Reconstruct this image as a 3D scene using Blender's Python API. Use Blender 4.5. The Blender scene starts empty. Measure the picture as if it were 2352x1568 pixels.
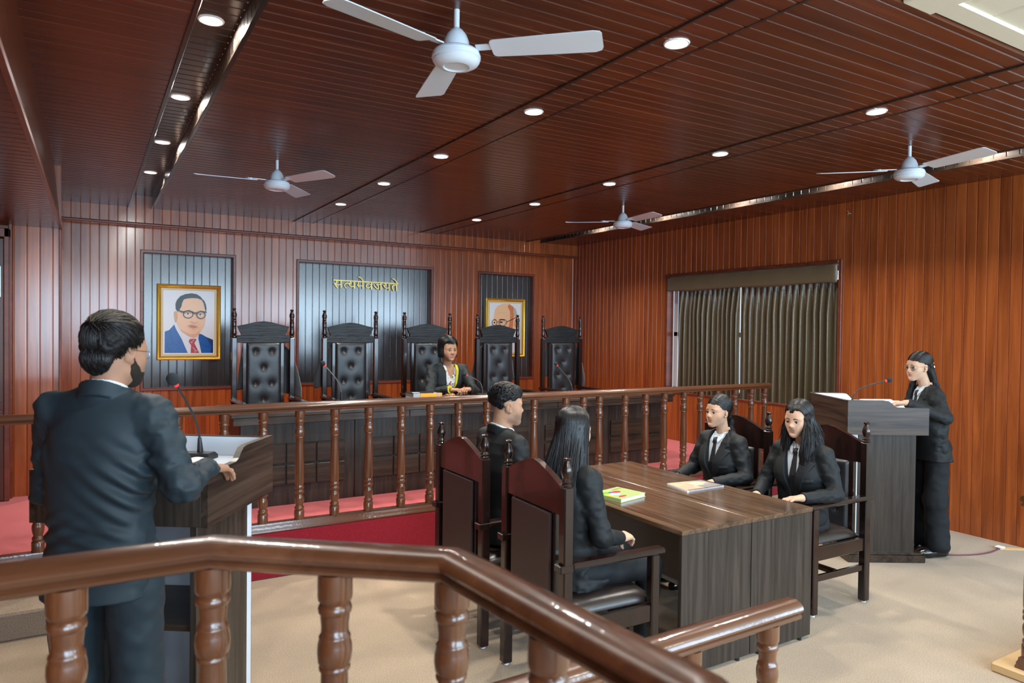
import bpy, bmesh, math, random
import numpy as np
import openvdb as vdb
from mathutils import Vector, Matrix
PI = math.pi
S = bpy.context.scene
COL = S.collection

# ------------------------------------------------------------------ camera
FPX = 1623.0
H_EYE = 1.743
_vx = Vector((3890 - 1176, 789 - 784, FPX)); _vy = Vector((205 - 1176, 745 - 784, FPX))   # vanishing points of the room axes
_dx = _vx.normalized(); _dy = (_vy - _dx * _vy.dot(_dx)).normalized(); _dz = _dx.cross(_dy)
if _dz.y > 0: _dz = -_dz
_R = Matrix((_dx, _dy, _dz))                      # camera (right, down, forward) -> world
cam_d = bpy.data.cameras.new('camera'); cam = bpy.data.objects.new('camera', cam_d); COL.objects.link(cam)
_r, _d, _f = _R.col[0], _R.col[1], _R.col[2]
_m = Matrix((( _r.x, -_d.x, -_f.x, 0), (_r.y, -_d.y, -_f.y, 0), (_r.z, -_d.z, -_f.z, H_EYE), (0, 0, 0, 1)))
cam.matrix_world = _m
cam_d.sensor_width = 36.0; cam_d.lens = FPX / 2352 * 36.0; cam_d.clip_start = 0.05; cam_d.clip_end = 60
cam_d.dof.use_dof = True; cam_d.dof.focus_distance = 5.6; cam_d.dof.aperture_fstop = 4.0
S.camera = cam

# ------------------------------------------------------------------ world, exposure
S.view_settings.view_transform = 'Standard'; S.view_settings.look = 'None'
S.view_settings.gamma = 1.0; S.view_settings.use_curve_mapping = False
S.view_settings.exposure = 0.0
w = bpy.data.worlds.new('world'); S.world = w; w.use_nodes = True
w.node_tree.nodes['Background'].inputs[0].default_value = (0.75, 0.86, 1.0, 1)
w.node_tree.nodes['Background'].inputs[1].default_value = 0.6

def area(name, loc, rot, sx, sy, power, color=(1, 1, 1), shape='RECTANGLE', spread=PI):
    l = bpy.data.lights.new(name, 'AREA'); l.shape = shape; l.size = sx
    if shape in ('RECTANGLE', 'ELLIPSE'): l.size_y = sy
    l.energy = power; l.color = color; l.spread = spread
    o = bpy.data.objects.new(name, l); o.location = loc; o.rotation_euler = rot; COL.objects.link(o); return o
# daylight through the three tall windows in the wall behind the camera
WIN_X = (0.0, 2.7, 5.4, 8.1); WHW = 1.18; WZ = (.72, 2.9)
for i, x in enumerate(WIN_X):
    area('window_daylight', (x, -3.12, (WZ[0] + WZ[1]) / 2), (PI / 2, 0, 0), WHW * 2 - .06, WZ[1] - WZ[0], 215, (0.58, 0.80, 1.0))
# unseen area lights over the public hall behind the camera (out of frame)
for x in (0.6, 3.6):
    area('hall_light', (x, -0.9, 3.02), (0, 0, 0), 1.2, 0.3, 40, (1.0, 0.97, 0.92))
LAMP_W = 20.0          # one ceiling downlight
LAMP_SPREAD = math.radians(138)

# ------------------------------------------------------------------ materials
def _nt(name):
    m = bpy.data.materials.new(name); m.use_nodes = True
    nt = m.node_tree; b = nt.nodes['Principled BSDF']
    return m, nt, b
def rgb(c): return (c[0], c[1], c[2], 1.0)
def bump(nt, b, scale, strength, dist=0.01, stretch=None, detail=3.0):
    tc = nt.nodes.new('ShaderNodeTexCoord'); n = nt.nodes.new('ShaderNodeTexNoise')
    n.inputs['Scale'].default_value = scale; n.inputs['Detail'].default_value = detail
    if stretch:
        mp = nt.nodes.new('ShaderNodeMapping'); mp.inputs['Scale'].default_value = stretch
        nt.links.new(tc.outputs['Object'], mp.inputs['Vector']); nt.links.new(mp.outputs['Vector'], n.inputs['Vector'])
    else: nt.links.new(tc.outputs['Object'], n.inputs['Vector'])
    bp = nt.nodes.new('ShaderNodeBump'); bp.inputs['Strength'].default_value = strength; bp.inputs['Distance'].default_value = dist
    nt.links.new(n.outputs['Fac'], bp.inputs['Height']); nt.links.new(bp.outputs['Normal'], b.inputs['Normal'])
def mat(name, c, rough=0.5, metal=0.0, coat=0.0, spec=0.5, bmp=None, sss=0.0, sheen=0.0, var=0.0, varscale=30.0):
    m, nt, b = _nt(name)
    b.inputs['Base Color'].default_value = rgb(c); b.inputs['Roughness'].default_value = rough
    b.inputs['Metallic'].default_value = metal; b.inputs['Coat Weight'].default_value = coat
    b.inputs['Coat Roughness'].default_value = 0.08
    b.inputs['Specular IOR Level'].default_value = spec
    if sheen: b.inputs['Sheen Weight'].default_value = sheen; b.inputs['Sheen Roughness'].default_value = 0.5
    if sss:
        b.inputs['Subsurface Weight'].default_value = sss; b.inputs['Subsurface Radius'].default_value = (0.012, 0.005, 0.003)
    if var:
        tc = nt.nodes.new('ShaderNodeTexCoord'); n = nt.nodes.new('ShaderNodeTexNoise'); n.inputs['Scale'].default_value = varscale
        n.inputs['Detail'].default_value = 5
        nt.links.new(tc.outputs['Object'], n.inputs['Vector'])
        mx = nt.nodes.new('ShaderNodeMix'); mx.data_type = 'RGBA'
        mx.inputs[6].default_value = rgb([v * (1 - var) for v in c]); mx.inputs[7].default_value = rgb([min(1, v * (1 + var)) for v in c])
        nt.links.new(n.outputs['Fac'], mx.inputs[0]); nt.links.new(mx.outputs[2], b.inputs['Base Color'])
    if bmp: bump(nt, b, *bmp)
    return m
def wood(name, c1, c2, axis='Z', scale=9.0, rough=0.3, coat=0.0, pitch=None, paxis='X', contrast=(0.32, 0.7), spec=0.5, bvar=0.12, coatr=0.06, ripple=0.0):
    """streaky grain along one axis; with pitch every board of that width gets its own shade"""
    m, nt, b = _nt(name); N = nt.nodes.new; L = nt.links.new
    tc = N('ShaderNodeTexCoord'); mp = N('ShaderNodeMapping')
    sc = [scale, scale, scale]; sc['XYZ'.index(axis)] = scale * 0.05
    mp.inputs['Scale'].default_value = sc; L(tc.outputs['Object'], mp.inputs['Vector'])
    vec = mp.outputs['Vector']
    if pitch:
        sp = N('ShaderNodeSeparateXYZ'); L(tc.outputs['Object'], sp.inputs[0])
        dv = N('ShaderNodeMath'); dv.operation = 'DIVIDE'; dv.inputs[1].default_value = pitch; L(sp.outputs['XYZ'.index(paxis)], dv.inputs[0])
        fl = N('ShaderNodeMath'); fl.operation = 'FLOOR'; L(dv.outputs[0], fl.inputs[0])
        wn = N('ShaderNodeTexWhiteNoise'); wn.noise_dimensions = '1D'; L(fl.outputs[0], wn.inputs['W'])
        off = N('ShaderNodeVectorMath'); off.operation = 'MULTIPLY_ADD'
        L(wn.outputs['Color'], off.inputs[0]); off.inputs[1].default_value = (7, 7, 7); L(vec, off.inputs[2]); vec = off.outputs[0]
    n = N('ShaderNodeTexNoise'); n.inputs['Scale'].default_value = 1.0; n.inputs['Detail'].default_value = 7; n.inputs['Roughness'].default_value = 0.62
    n.inputs['Distortion'].default_value = 0.7; L(vec, n.inputs['Vector'])
    rp = N('ShaderNodeValToRGB'); rp.color_ramp.elements[0].color = rgb(c1); rp.color_ramp.elements[1].color = rgb(c2)
    rp.color_ramp.elements[0].position = contrast[0]; rp.color_ramp.elements[1].position = contrast[1]
    L(n.outputs['Fac'], rp.inputs[0]); out = rp.outputs[0]
    if pitch:
        mr = N('ShaderNodeMapRange'); mr.inputs['To Min'].default_value = 1 - bvar; mr.inputs['To Max'].default_value = 1 + bvar; L(wn.outputs['Value'], mr.inputs['Value'])
        hs = N('ShaderNodeHueSaturation'); L(mr.outputs[0], hs.inputs['Value']); L(out, hs.inputs['Color']); out = hs.outputs[0]
    L(out, b.inputs['Base Color'])
    b.inputs['Roughness'].default_value = rough; b.inputs['Coat Weight'].default_value = coat; b.inputs['Coat Roughness'].default_value = coatr
    b.inputs['Specular IOR Level'].default_value = spec
    if ripple:
        n2 = N('ShaderNodeTexNoise'); n2.inputs['Scale'].default_value = 60; n2.inputs['Detail'].default_value = 2
        L(tc.outputs['Object'], n2.inputs['Vector'])
        bp = N('ShaderNodeBump'); bp.inputs['Strength'].default_value = ripple; bp.inputs['Distance'].default_value = 0.002
        L(n2.outputs['Fac'], bp.inputs['Height']); L(bp.outputs['Normal'], b.inputs['Coat Normal'])
    return m
def carpet(name, c, var=0.30, patch=0.10):
    m, nt, b = _nt(name); N = nt.nodes.new; L = nt.links.new
    tc = N('ShaderNodeTexCoord')
    n = N('ShaderNodeTexNoise'); n.inputs['Scale'].default_value = 170; n.inputs['Detail'].default_value = 5; L(tc.outputs['Object'], n.inputs['Vector'])
    n2 = N('ShaderNodeTexNoise'); n2.inputs['Scale'].default_value = 1.6; n2.inputs['Detail'].default_value = 4; L(tc.outputs['Object'], n2.inputs['Vector'])
    a = N('ShaderNodeMapRange'); a.inputs['From Min'].default_value = 0.3; a.inputs['From Max'].default_value = 0.7
    a.inputs['To Min'].default_value = 1 - var; a.inputs['To Max'].default_value = 1 + var; L(n.outputs['Fac'], a.inputs['Value'])
    a2 = N('ShaderNodeMapRange'); a2.inputs['From Min'].default_value = 0.35; a2.inputs['From Max'].default_value = 0.65
    a2.inputs['To Min'].default_value = 1 - patch; a2.inputs['To Max'].default_value = 1 + patch; L(n2.outputs['Fac'], a2.inputs['Value'])
    mu = N('ShaderNodeMath'); mu.operation = 'MULTIPLY'; L(a.outputs[0], mu.inputs[0]); L(a2.outputs[0], mu.inputs[1])
    hs = N('ShaderNodeHueSaturation'); hs.inputs['Color'].default_value = rgb(c); L(mu.outputs[0], hs.inputs['Value'])
    L(hs.outputs[0], b.inputs['Base Color']); b.inputs['Roughness'].default_value = 1.0; b.inputs['Specular IOR Level'].default_value = 0.1
    b.inputs['Sheen Weight'].default_value = 0.25
    bp = N('ShaderNodeBump'); bp.inputs['Strength'].default_value = 0.6; bp.inputs['Distance'].default_value = 0.004
    L(n.outputs['Fac'], bp.inputs['Height']); L(bp.outputs['Normal'], b.inputs['Normal'])
    return m
def glow(name, c, s):
    m, nt, b = _nt(name); b.inputs['Base Color'].default_value = rgb(c)
    b.inputs['Emission Color'].default_value = rgb(c); b.inputs['Emission Strength'].default_value = s; return m

PITCH = 0.089
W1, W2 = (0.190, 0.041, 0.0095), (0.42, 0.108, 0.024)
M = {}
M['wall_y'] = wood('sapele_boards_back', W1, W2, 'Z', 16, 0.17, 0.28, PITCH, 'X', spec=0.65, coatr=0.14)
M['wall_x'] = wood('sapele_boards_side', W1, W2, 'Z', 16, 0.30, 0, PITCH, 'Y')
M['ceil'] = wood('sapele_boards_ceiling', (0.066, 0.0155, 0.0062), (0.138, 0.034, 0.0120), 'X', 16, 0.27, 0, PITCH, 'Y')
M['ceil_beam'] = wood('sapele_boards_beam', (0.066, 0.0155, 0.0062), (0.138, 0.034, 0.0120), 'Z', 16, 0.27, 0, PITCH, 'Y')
M['trim'] = wood('sapele_trim', (0.105, 0.024, 0.012), (0.19, 0.046, 0.022), 'X', 10, 0.32)
M['dark_board'] = wood('charcoal_boards', (0.022, 0.019, 0.019), (0.045, 0.040, 0.040), 'Z', 20, 0.17, 0.25, PITCH, 'X', spec=0.95, coatr=0.14)
M['slot'] = wood('dark_slot_boards', (0.020, 0.013, 0.010), (0.05, 0.035, 0.027), 'X', 14, 0.22)
M['rail'] = wood('varnished_brown_wood', (0.062, 0.021, 0.009), (0.150, 0.055, 0.024), 'X', 14, 0.30, 0.9, ripple=0.35)
M['baluster'] = wood('varnished_brown_turned_wood', (0.075, 0.023, 0.009), (0.185, 0.065, 0.025), 'Z', 18, 0.30, 0.9, ripple=0.2)
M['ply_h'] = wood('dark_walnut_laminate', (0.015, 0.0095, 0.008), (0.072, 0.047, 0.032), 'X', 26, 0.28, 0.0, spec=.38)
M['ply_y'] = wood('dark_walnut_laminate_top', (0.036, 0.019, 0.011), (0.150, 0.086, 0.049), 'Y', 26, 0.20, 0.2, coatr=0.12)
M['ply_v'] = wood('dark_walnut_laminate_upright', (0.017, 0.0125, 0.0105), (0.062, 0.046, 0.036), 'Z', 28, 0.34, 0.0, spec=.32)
M['ply_edge'] = mat('grey_edge_band', (0.16, 0.14, 0.12), 0.3)
M['ply_back'] = mat('grey_brown_panel', (0.25, 0.22, 0.20), 0.45)
M['white_ply'] = mat('white_laminate', (0.62, 0.68, 0.76), 0.35)
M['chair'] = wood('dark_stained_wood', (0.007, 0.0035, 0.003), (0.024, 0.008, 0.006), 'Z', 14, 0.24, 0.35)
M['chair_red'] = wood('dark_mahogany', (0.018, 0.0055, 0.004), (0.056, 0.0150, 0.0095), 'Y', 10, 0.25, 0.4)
M['crest'] = mat('blackened_carved_wood', (0.009, 0.010, 0.0115), 0.38, coat=0.0, spec=.35, bmp=(1.0, 0.35, 0.02, (7, 7, 75)), var=0.6, varscale=14)
M['leather'] = mat('black_leather', (0.017, 0.017, 0.019), 0.36, bmp=(60, 0.15, 0.004))
M['leather_seat'] = mat('brown_black_leather', (0.030, 0.020, 0.017), 0.30, bmp=(40, 0.12, 0.004))
M['back_panel'] = mat('plum_brown_panel', (0.042, 0.022, 0.021), 0.5)
M['chrome'] = mat('chrome', (0.75, 0.75, 0.75), 0.15, 1.0)
M['steel'] = mat('grey_steel', (0.45, 0.46, 0.48), 0.3, 1.0)
M['button'] = mat('dark_button', (0.08, 0.08, 0.085), 0.25, 0.6)
M['black'] = mat('black_plastic', (0.012, 0.012, 0.014), 0.4)
M['foam'] = mat('black_foam', (0.018, 0.022, 0.026), 0.95, bmp=(400, 0.6, 0.004))
M['red'] = glow('red_mic_ring', (0.9, 0.03, 0.02), 0.8)
M['white_paint'] = mat('white_enamel', (0.66, 0.72, 0.78), 0.28, coat=0.3)
M['lamp_rim'] = mat('lamp_rim', (0.8, 0.8, 0.8), 0.35)
M['gold'] = mat('gold_frame', (0.62, 0.38, 0.055), 0.33, 0.75, bmp=(150, 0.3, 0.004))
M['brass'] = mat('brass_letters', (0.50, 0.36, 0.12), 0.42, 1.0)
M['beige'] = carpet('beige_carpet', (0.36, 0.268, 0.178))
M['taupe'] = carpet('dark_beige_carpet', (0.26, 0.205, 0.16))  # darker beige: step riser's shade in the colour; also on the stand floor
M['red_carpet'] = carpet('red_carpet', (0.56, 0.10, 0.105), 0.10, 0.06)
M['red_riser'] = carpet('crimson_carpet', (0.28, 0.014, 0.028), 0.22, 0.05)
M['cream'] = mat('cream_boards', (0.68, 0.62, 0.48), 0.6)
M['hall_wall'] = mat('cream_paint', (0.72, 0.69, 0.62), 0.7)
M['curtain'] = mat('olive_satin', (0.115, 0.087, 0.047), 0.30, spec=0.6, sheen=0.1, bmp=(70, 0.25, 0.01))
M['window_white'] = mat('white_window_frame', (0.8, 0.82, 0.86), 0.4)
M['paper'] = mat('white_paper', (0.80, 0.81, 0.83), 0.8)
M['pages'] = mat('page_edges', (0.72, 0.76, 0.80), 0.8)
M['glass'] = mat('clear_glass', (0.9, 0.95, 1.0), 0.02)
_b = M['glass'].node_tree.nodes['Principled BSDF']; _b.inputs['Transmission Weight'].default_value = 1.0; _b.inputs['IOR'].default_value = 1.12
M['lens'] = glow('downlight_lens', (1.0, 0.98, 0.94), 14.0)

# ------------------------------------------------------------------ object helpers
def tag(o, label=None, cat=None, group=None, kind=None):
    if label: o['label'] = label
    if cat: o['category'] = cat
    if group: o['group'] = group
    if kind: o['kind'] = kind
    return o
def empty(name, loc=(0, 0, 0), rz=0.0, label=None, cat=None, group=None):
    o = bpy.data.objects.new(name, None); o.empty_display_size = 0.1; o.location = loc; o.rotation_euler = (0, 0, rz); COL.objects.link(o)
    return tag(o, label, cat, group)
def add_mesh(name, V, F, mats, parent=None, mi=None, smooth=False, auto=None):
    me = bpy.data.meshes.new(name); me.from_pydata([tuple(v) for v in V], [], [tuple(f) for f in F])
    if not isinstance(mats, (list, tuple)): mats = [mats]
    for m in mats: me.materials.append(m)
    if mi is not None: me.polygons.foreach_set('material_index', np.asarray(mi, dtype=np.int32))
    if smooth or auto is not None:
        me.polygons.foreach_set('use_smooth', np.ones(len(me.polygons), dtype=bool))
    me.update()
    if auto is not None: me.set_sharp_from_angle(angle=math.radians(auto))
    o = bpy.data.objects.new(name, me); COL.objects.link(o)
    if parent: o.parent = parent
    return o
def copy_tree(o, parent=None):
    c = o.copy(); COL.objects.link(c); c.parent = parent
    for ch in [x for x in COL.objects if x.parent == o]: copy_tree(ch, c)
    return c
class MB:
    def __init__(s): s.V = []; s.F = []; s.I = []; s.m = 0
    def add(s, V, F):
        n = len(s.V); s.V += [tuple(v) for v in V]
        for f in F: s.F.append(tuple(i + n for i in f)); s.I.append(s.m)
        return s
    def box(s, lo, hi, b=0.0, M4=None):
        """box with chamfered edges"""
        x0, y0, z0 = lo; x1, y1, z1 = hi
        b = min(b, (x1 - x0) * .45, (y1 - y0) * .45, (z1 - z0) * .45)
        if b <= 0:
            V = [(x, y, z) for z in (z0, z1) for y in (y0, y1) for x in (x0, x1)]
            F = [(0, 2, 3, 1), (4, 5, 7, 6), (0, 1, 5, 4), (2, 6, 7, 3), (0, 4, 6, 2), (1, 3, 7, 5)]
        else:
            V = []; idx = {}
            for ix in (0, 1):
                for iy in (0, 1):
                    for iz in (0, 1):
                        c = [(x0, x1)[ix], (y0, y1)[iy], (z0, z1)[iz]]; sg = [(1, -1)[ix], (1, -1)[iy], (1, -1)[iz]]
                        for a in range(3):       # vertex lying on the face normal to a
                            v = [c[k] + (0 if k == a else sg[k] * b) for k in range(3)]
                            idx[(ix, iy, iz, a)] = len(V); V.append(v)
            F = []
            g = lambda i, j, k, a: idx[(i, j, k, a)]
            for t in (0, 1):
                F.append([g(t, 0, 0, 0), g(t, 1, 0, 0), g(t, 1, 1, 0), g(t, 0, 1, 0)])
                F.append([g(0, t, 0, 1), g(1, t, 0, 1), g(1, t, 1, 1), g(0, t, 1, 1)])
                F.append([g(0, 0, t, 2), g(1, 0, t, 2), g(1, 1, t, 2), g(0, 1, t, 2)])
            for i in (0, 1):
                for j in (0, 1):
                    F.append([g(i, j, 0, 0), g(i, j, 1, 0), g(i, j, 1, 1), g(i, j, 0, 1)])
                    F.append([g(i, 0, j, 0), g(i, 1, j, 0), g(i, 1, j, 2), g(i, 0, j, 2)])
                    F.append([g(0, i, j, 1), g(1, i, j, 1), g(1, i, j, 2), g(0, i, j, 2)])
                    for k in (0, 1): F.append([g(i, j, k, 0), g(i, j, k, 1), g(i, j, k, 2)])
            c = Vector(((x0 + x1) / 2, (y0 + y1) / 2, (z0 + z1) / 2)); F2 = []
            for f in F:
                p = [Vector(V[i]) for i in f]; nrm = (p[1] - p[0]).cross(p[2] - p[0]); mid = sum(p, Vector()) / len(p)
                F2.append(f if nrm.dot(mid - c) > 0 else f[::-1])
            F = F2
        if M4 is not None: V = [M4 @ Vector(v) for v in V]
        return s.add(V, F)
    def lathe(s, prof, c=(0, 0, 0), n=20, M4=None, caps=True):
        V = []; F = []
        for r, z in prof:
            for k in range(n):
                a = 2 * PI * k / n; V.append((c[0] + r * math.cos(a), c[1] + r * math.sin(a), c[2] + z))
        for i in range(len(prof) - 1):
            for k in range(n):
                k2 = (k + 1) % n; F.append((i * n + k, i * n + k2, (i + 1) * n + k2, (i + 1) * n + k))
        if caps:
            F.append(tuple(range(n))[::-1]); F.append(tuple((len(prof) - 1) * n + k for k in range(n)))
        if M4 is not None: V = [M4 @ Vector(v) for v in V]
        return s.add(V, F)
    def tube(s, pts, r, n=8, caps=True):
        P = [Vector(p) for p in pts]; m = len(P)
        R = r if isinstance(r, (list, tuple)) else [r] * m
        T = [(P[min(i + 1, m - 1)] - P[max(i - 1, 0)]).normalized() for i in range(m)]
        up = Vector((0, 0, 1)) if abs(T[0].z) < 0.9 else Vector((1, 0, 0))
        u = T[0].cross(up).normalized(); V = []; F = []
        for i in range(m):
            u = (u - T[i] * u.dot(T[i])).normalized(); v = T[i].cross(u)
            for k in range(n):
                a = 2 * PI * k / n; V.append(P[i] + (u * math.cos(a) + v * math.sin(a)) * R[i])
        for i in range(m - 1):
            for k in range(n):
                k2 = (k + 1) % n; F.append((i * n + k, i * n + k2, (i + 1) * n + k2, (i + 1) * n + k))
        if caps: F.append(tuple(range(n))[::-1]); F.append(tuple((m - 1) * n + k for k in range(n)))
        return s.add(V, F)
    def prism(s, poly, fn0, fn1):
        """2-D outline lifted to two surfaces; fn maps (u,v) -> point"""
        n = len(poly); V = [fn0(*p) for p in poly] + [fn1(*p) for p in poly]
        F = [tuple(range(n))[::-1], tuple(range(n, 2 * n))] + [(i, (i + 1) % n, n + (i + 1) % n, n + i) for i in range(n)]
        return s.add(V, F)
    def sweep(s, prof, path, closed=False, caps=True):
        """profile (side offset, z) along a horizontal polyline, mitred"""
        P = [Vector((p[0], p[1], 0)) for p in path]; zs = [p[2] for p in path]; m = len(P); n = len(prof); V = []; F = []
        for i in range(m):
            a = (P[i] - P[i - 1]).normalized() if i > 0 else None
            b = (P[i + 1] - P[i]).normalized() if i < m - 1 else None
            if a is None: a = b
            if b is None: b = a
            na = Vector((a.y, -a.x, 0)); nb = Vector((b.y, -b.x, 0)); mi = (na + nb).normalized(); k = 1 / max(0.3, mi.dot(na))
            for o, z in prof: V.append(P[i] + mi * (o * k) + Vector((0, 0, zs[i] + z)))
        for i in range(m - 1):
            for k in range(n):
                k2 = (k + 1) % n; F.append((i * n + k, i * n + k2, (i + 1) * n + k2, (i + 1) * n + k))
        if caps: F.append(tuple(range(n))[::-1]); F.append(tuple((m - 1) * n + k for k in range(n)))
        return s.add(V, F)
    def build(s, name, mats, parent=None, auto=35, flip=True):
        o = add_mesh(name, s.V, s.F, mats, parent, s.I)
        me = o.data; bm = bmesh.new(); bm.from_mesh(me)
        if flip: bmesh.ops.recalc_face_normals(bm, faces=bm.faces)
        bm.to_mesh(me); bm.free()
        if auto:
            me.polygons.foreach_set('use_smooth', np.ones(len(me.polygons), dtype=bool)); me.set_sharp_from_angle(angle=math.radians(auto))
        return o
def struct(o): o['kind'] = 'structure'; return o
# ================================================================== THE SETTING
XR, YB, ZC, ZP, YP = 6.595, 9.17, 3.07, 0.32, 5.02       # right wall, back wall, ceiling, platform height, platform edge
XL, YF, XH = -1.75, -3.0, 9.6                                      # left wall and the wall behind the camera
def grooved(mb, u0, u1, v0, v1, fn, pitch=PITCH, g=0.005, w=0.006):
    """boards side by side along u with a real groove between them; fn(u, v, depth) -> point"""
    pts = []
    k = math.floor(u0 / pitch)
    while k * pitch < u1 + pitch:
        b = k * pitch
        pts += [(b + 0.001, -g), (b + w * 0.55, -g), (b + w, -g * .15), (b + w * 1.6, 0), (b + pitch - w, 0), (b + pitch - w * .35, -g * .15)]
        k += 1
    P = []
    for i, (u, d) in enumerate(pts):
        if u0 < u < u1: P.append((u, d))
    def dep(u):
        for (a, da), (b, db) in zip(pts, pts[1:]):
            if a <= u <= b: return da + (db - da) * (u - a) / max(1e-9, b - a)
        return 0
    P = [(u0, dep(u0))] + P + [(u1, dep(u1))]
    V = []; F = []
    for u, d in P: V += [fn(u, v0, d), fn(u, v1, d)]
    for i in range(len(P) - 1): F.append((2 * i, 2 * i + 2, 2 * i + 3, 2 * i + 1))
    mb.add(V, F)

# back wall with three niches of dark boards
NI = [(0.53, 1.505, 1.012, 2.58), (2.297, 4.14, 1.02, 2.575), (4.92, 5.842, 1.02, 2.562)]
mb = MB(); fy = lambda u, v, d: (u, YB - d, v)
xs = [-0.3] + [c for n in NI for c in (n[0], n[1])] + [XR]
for i in range(0, len(xs), 2): grooved(mb, xs[i], xs[i + 1], 0, ZC + .15, fy)
for x0, x1, z0, z1 in NI:
    grooved(mb, x0, x1, 0, z0, fy); grooved(mb, x0, x1, z1, ZC + .15, fy)
mb.m = 1; ND = 0.072
for x0, x1, z0, z1 in NI:
    grooved(mb, x0, x1, z0, z1, lambda u, v, d: (u, YB + ND - d, v))
mb.m = 2
for x0, x1, z0, z1 in NI:       # reveals
    for a, b in (((x0, z0), (x0, z1)), ((x0, z1), (x1, z1)), ((x1, z1), (x1, z0)), ((x1, z0), (x0, z0))):
        mb.add([(a[0], YB, a[1]), (b[0], YB, b[1]), (b[0], YB + ND, b[1]), (a[0], YB + ND, a[1])], [(0, 1, 2, 3)])
struct(mb.build('wall_back', [M['wall_y'], M['dark_board'], M['trim']], flip=False, auto=None))
def frame_rect(mb, x0, x1, z0, z1, y, prof):
    """picture-frame moulding facing -Y: prof = [(inset, stand-off)], mitred corners"""
    n = len(prof); V = []; F = []
    for cx, cz, sx, sz in ((x0, z0, 1, 1), (x1, z0, -1, 1), (x1, z1, -1, -1), (x0, z1, 1, -1)):
        for i, o in prof: V.append((cx + sx * i, y - o, cz + sz * i))
    for c in range(4):
        c2 = (c + 1) % 4
        for k in range(n): k2 = (k + 1) % n; F.append((c * n + k, c2 * n + k, c2 * n + k2, c * n + k2))
    mb.add(V, F)
for i, (x0, x1, z0, z1) in enumerate(NI):
    mb = MB(); frame_rect(mb, x0 - .032, x1 + .032, z0 - .032, z1 + .032, YB + .01, [(0, 0), (0, .02), (.006, .026), (.03, .026), (.036, .02), (.036, 0)])
    struct(mb.build('trim_%d' % (i + 1), M['trim'], auto=30))
# fascia band and moulding below the ceiling
mb = MB(); grooved(mb, -0.25, XR, 2.88, ZC + .15, lambda u, v, d: (u, 9.05 - d, v)); mb.add([(-.25, 9.05, 2.88), (XR, 9.05, 2.88), (XR, YB, 2.88), (-.25, YB, 2.88)], [(0, 1, 2, 3)])
struct(mb.build('wall_back_fascia', M['wall_y'], flip=False, auto=None))
mb = MB(); mb.sweep([(0, 0), (.02, 0), (.026, .008), (.026, .022), (.018, .03), (.012, .034), (0, .034)], [(-.25, 9.055, 2.868), (XR, 9.055, 2.868)])
struct(mb.build('trim_4', M['trim']))

# right wall, window opening
WY0, WY1, WZ0, WZ1 = 4.51, 7.0, 0.955, 2.46
mb = MB(); fx = lambda u, v, d: (XR + d * -1, u, v)
fxr = lambda u, v, d: (XR - d, u, v)
grooved(mb, 2.70, WY0, 0, ZC + .15, fxr); grooved(mb, WY1, YB, 0, ZC + .15, fxr)
grooved(mb, WY0, WY1, 0, WZ0, fxr); grooved(mb, WY0, WY1, WZ1, ZC + .15, fxr)
struct(mb.build('wall_right', M['wall_x'], flip=False, auto=None))
mb = MB()                                                  # casing round the opening
for lo, hi in (((XR - .015, WY0 - .04, WZ0 - .03), (XR + .1, WY0, WZ1 + .04)), ((XR - .015, WY1, WZ0 - .03), (XR + .1, WY1 + .04, WZ1 + .04)),
               ((XR - .015, WY0, WZ1), (XR + .1, WY1, WZ1 + .04))): mb.box(lo, hi, .004)
struct(mb.build('trim_5', M['trim']))
mb = MB(); mb.box((XR - .006, WY0 - .02, WZ0 - .03), (XR + .12, WY1 + .02, WZ0), .004)
struct(mb.build('window_sill', [M['trim']]))
wn = MB()
for y0, y1 in ((WY0, WY0 + .06), (5.72, 5.79), (WY1 - .07, WY1)): wn.box((XR + .11, y0, WZ0), (XR + .16, y1, WZ1), .004)
for z in (WZ0, 1.68, WZ1 - .06): wn.box((XR + .11, WY0, z), (XR + .16, WY1, z + .06), .004)
struct(wn.build('window_1', M['window_white']))
pn = MB(); pn.box((XR + .13, WY0, WZ0), (XR + .136, WY1, WZ1)); pno = pn.build('pane', M['glass'], auto=None); pno.parent = bpy.data.objects['window_1']
area('window_daylight', (XR + .5, 5.75, 1.7), (0, PI / 2, 0), 1.5, 2.4, 26, (0.80, 0.89, 1.0))

# left: end of the beam, the short wall under it, the door
mb = MB(); grooved(mb, -0.55, -0.205, 0, ZC, lambda u, v, d: (u, 7.05 - d, v)); grooved(mb, 7.05, YB, 0, ZC, lambda u, v, d: (-0.205 - .045 * (u - 7.05) / 2 + d, u, v))
mb.add([(-.55, 7.05, 0), (-.55, 7.05, ZC), (-.55, 7.3, ZC), (-.55, 7.3, 0)], [(0, 1, 2, 3)])
mb.add([(XL, 7.3, 0), (-.55, 7.3, 0), (-.55, 7.3, ZC), (XL, 7.3, ZC)], [(0, 1, 2, 3)])
struct(mb.build('wall_left_return', M['wall_y'], flip=False, auto=None))
mb = MB(); mb.box((-.565, 7.0, ZP), (-.535, 7.06, 2.57), .006); struct(mb.build('trim_6', M['trim']))
mb = MB(); mb.box((-.222, 7.035, ZP), (-.202, 7.055, 2.56), .005); struct(mb.build('trim_7', M['trim']))
mb = MB(); bxe = lambda u, z: (-.243 + .0051 * min(u, 7.05) - .02 * max(0, u - 7.05)) * (ZC - z) / (ZC - 2.544) + (-.268 + .0022 * u) * (z - 2.544) / (ZC - 2.544)
grooved(mb, YF, 9.05, 2.544, ZC, lambda u, v, d: (bxe(u, v) + d, u, v))
grooved(mb, YF, 7.1, XL, -0.205, lambda u, v, d: (min(v, bxe(u, 2.544)), u, 2.544 - d))
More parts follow.
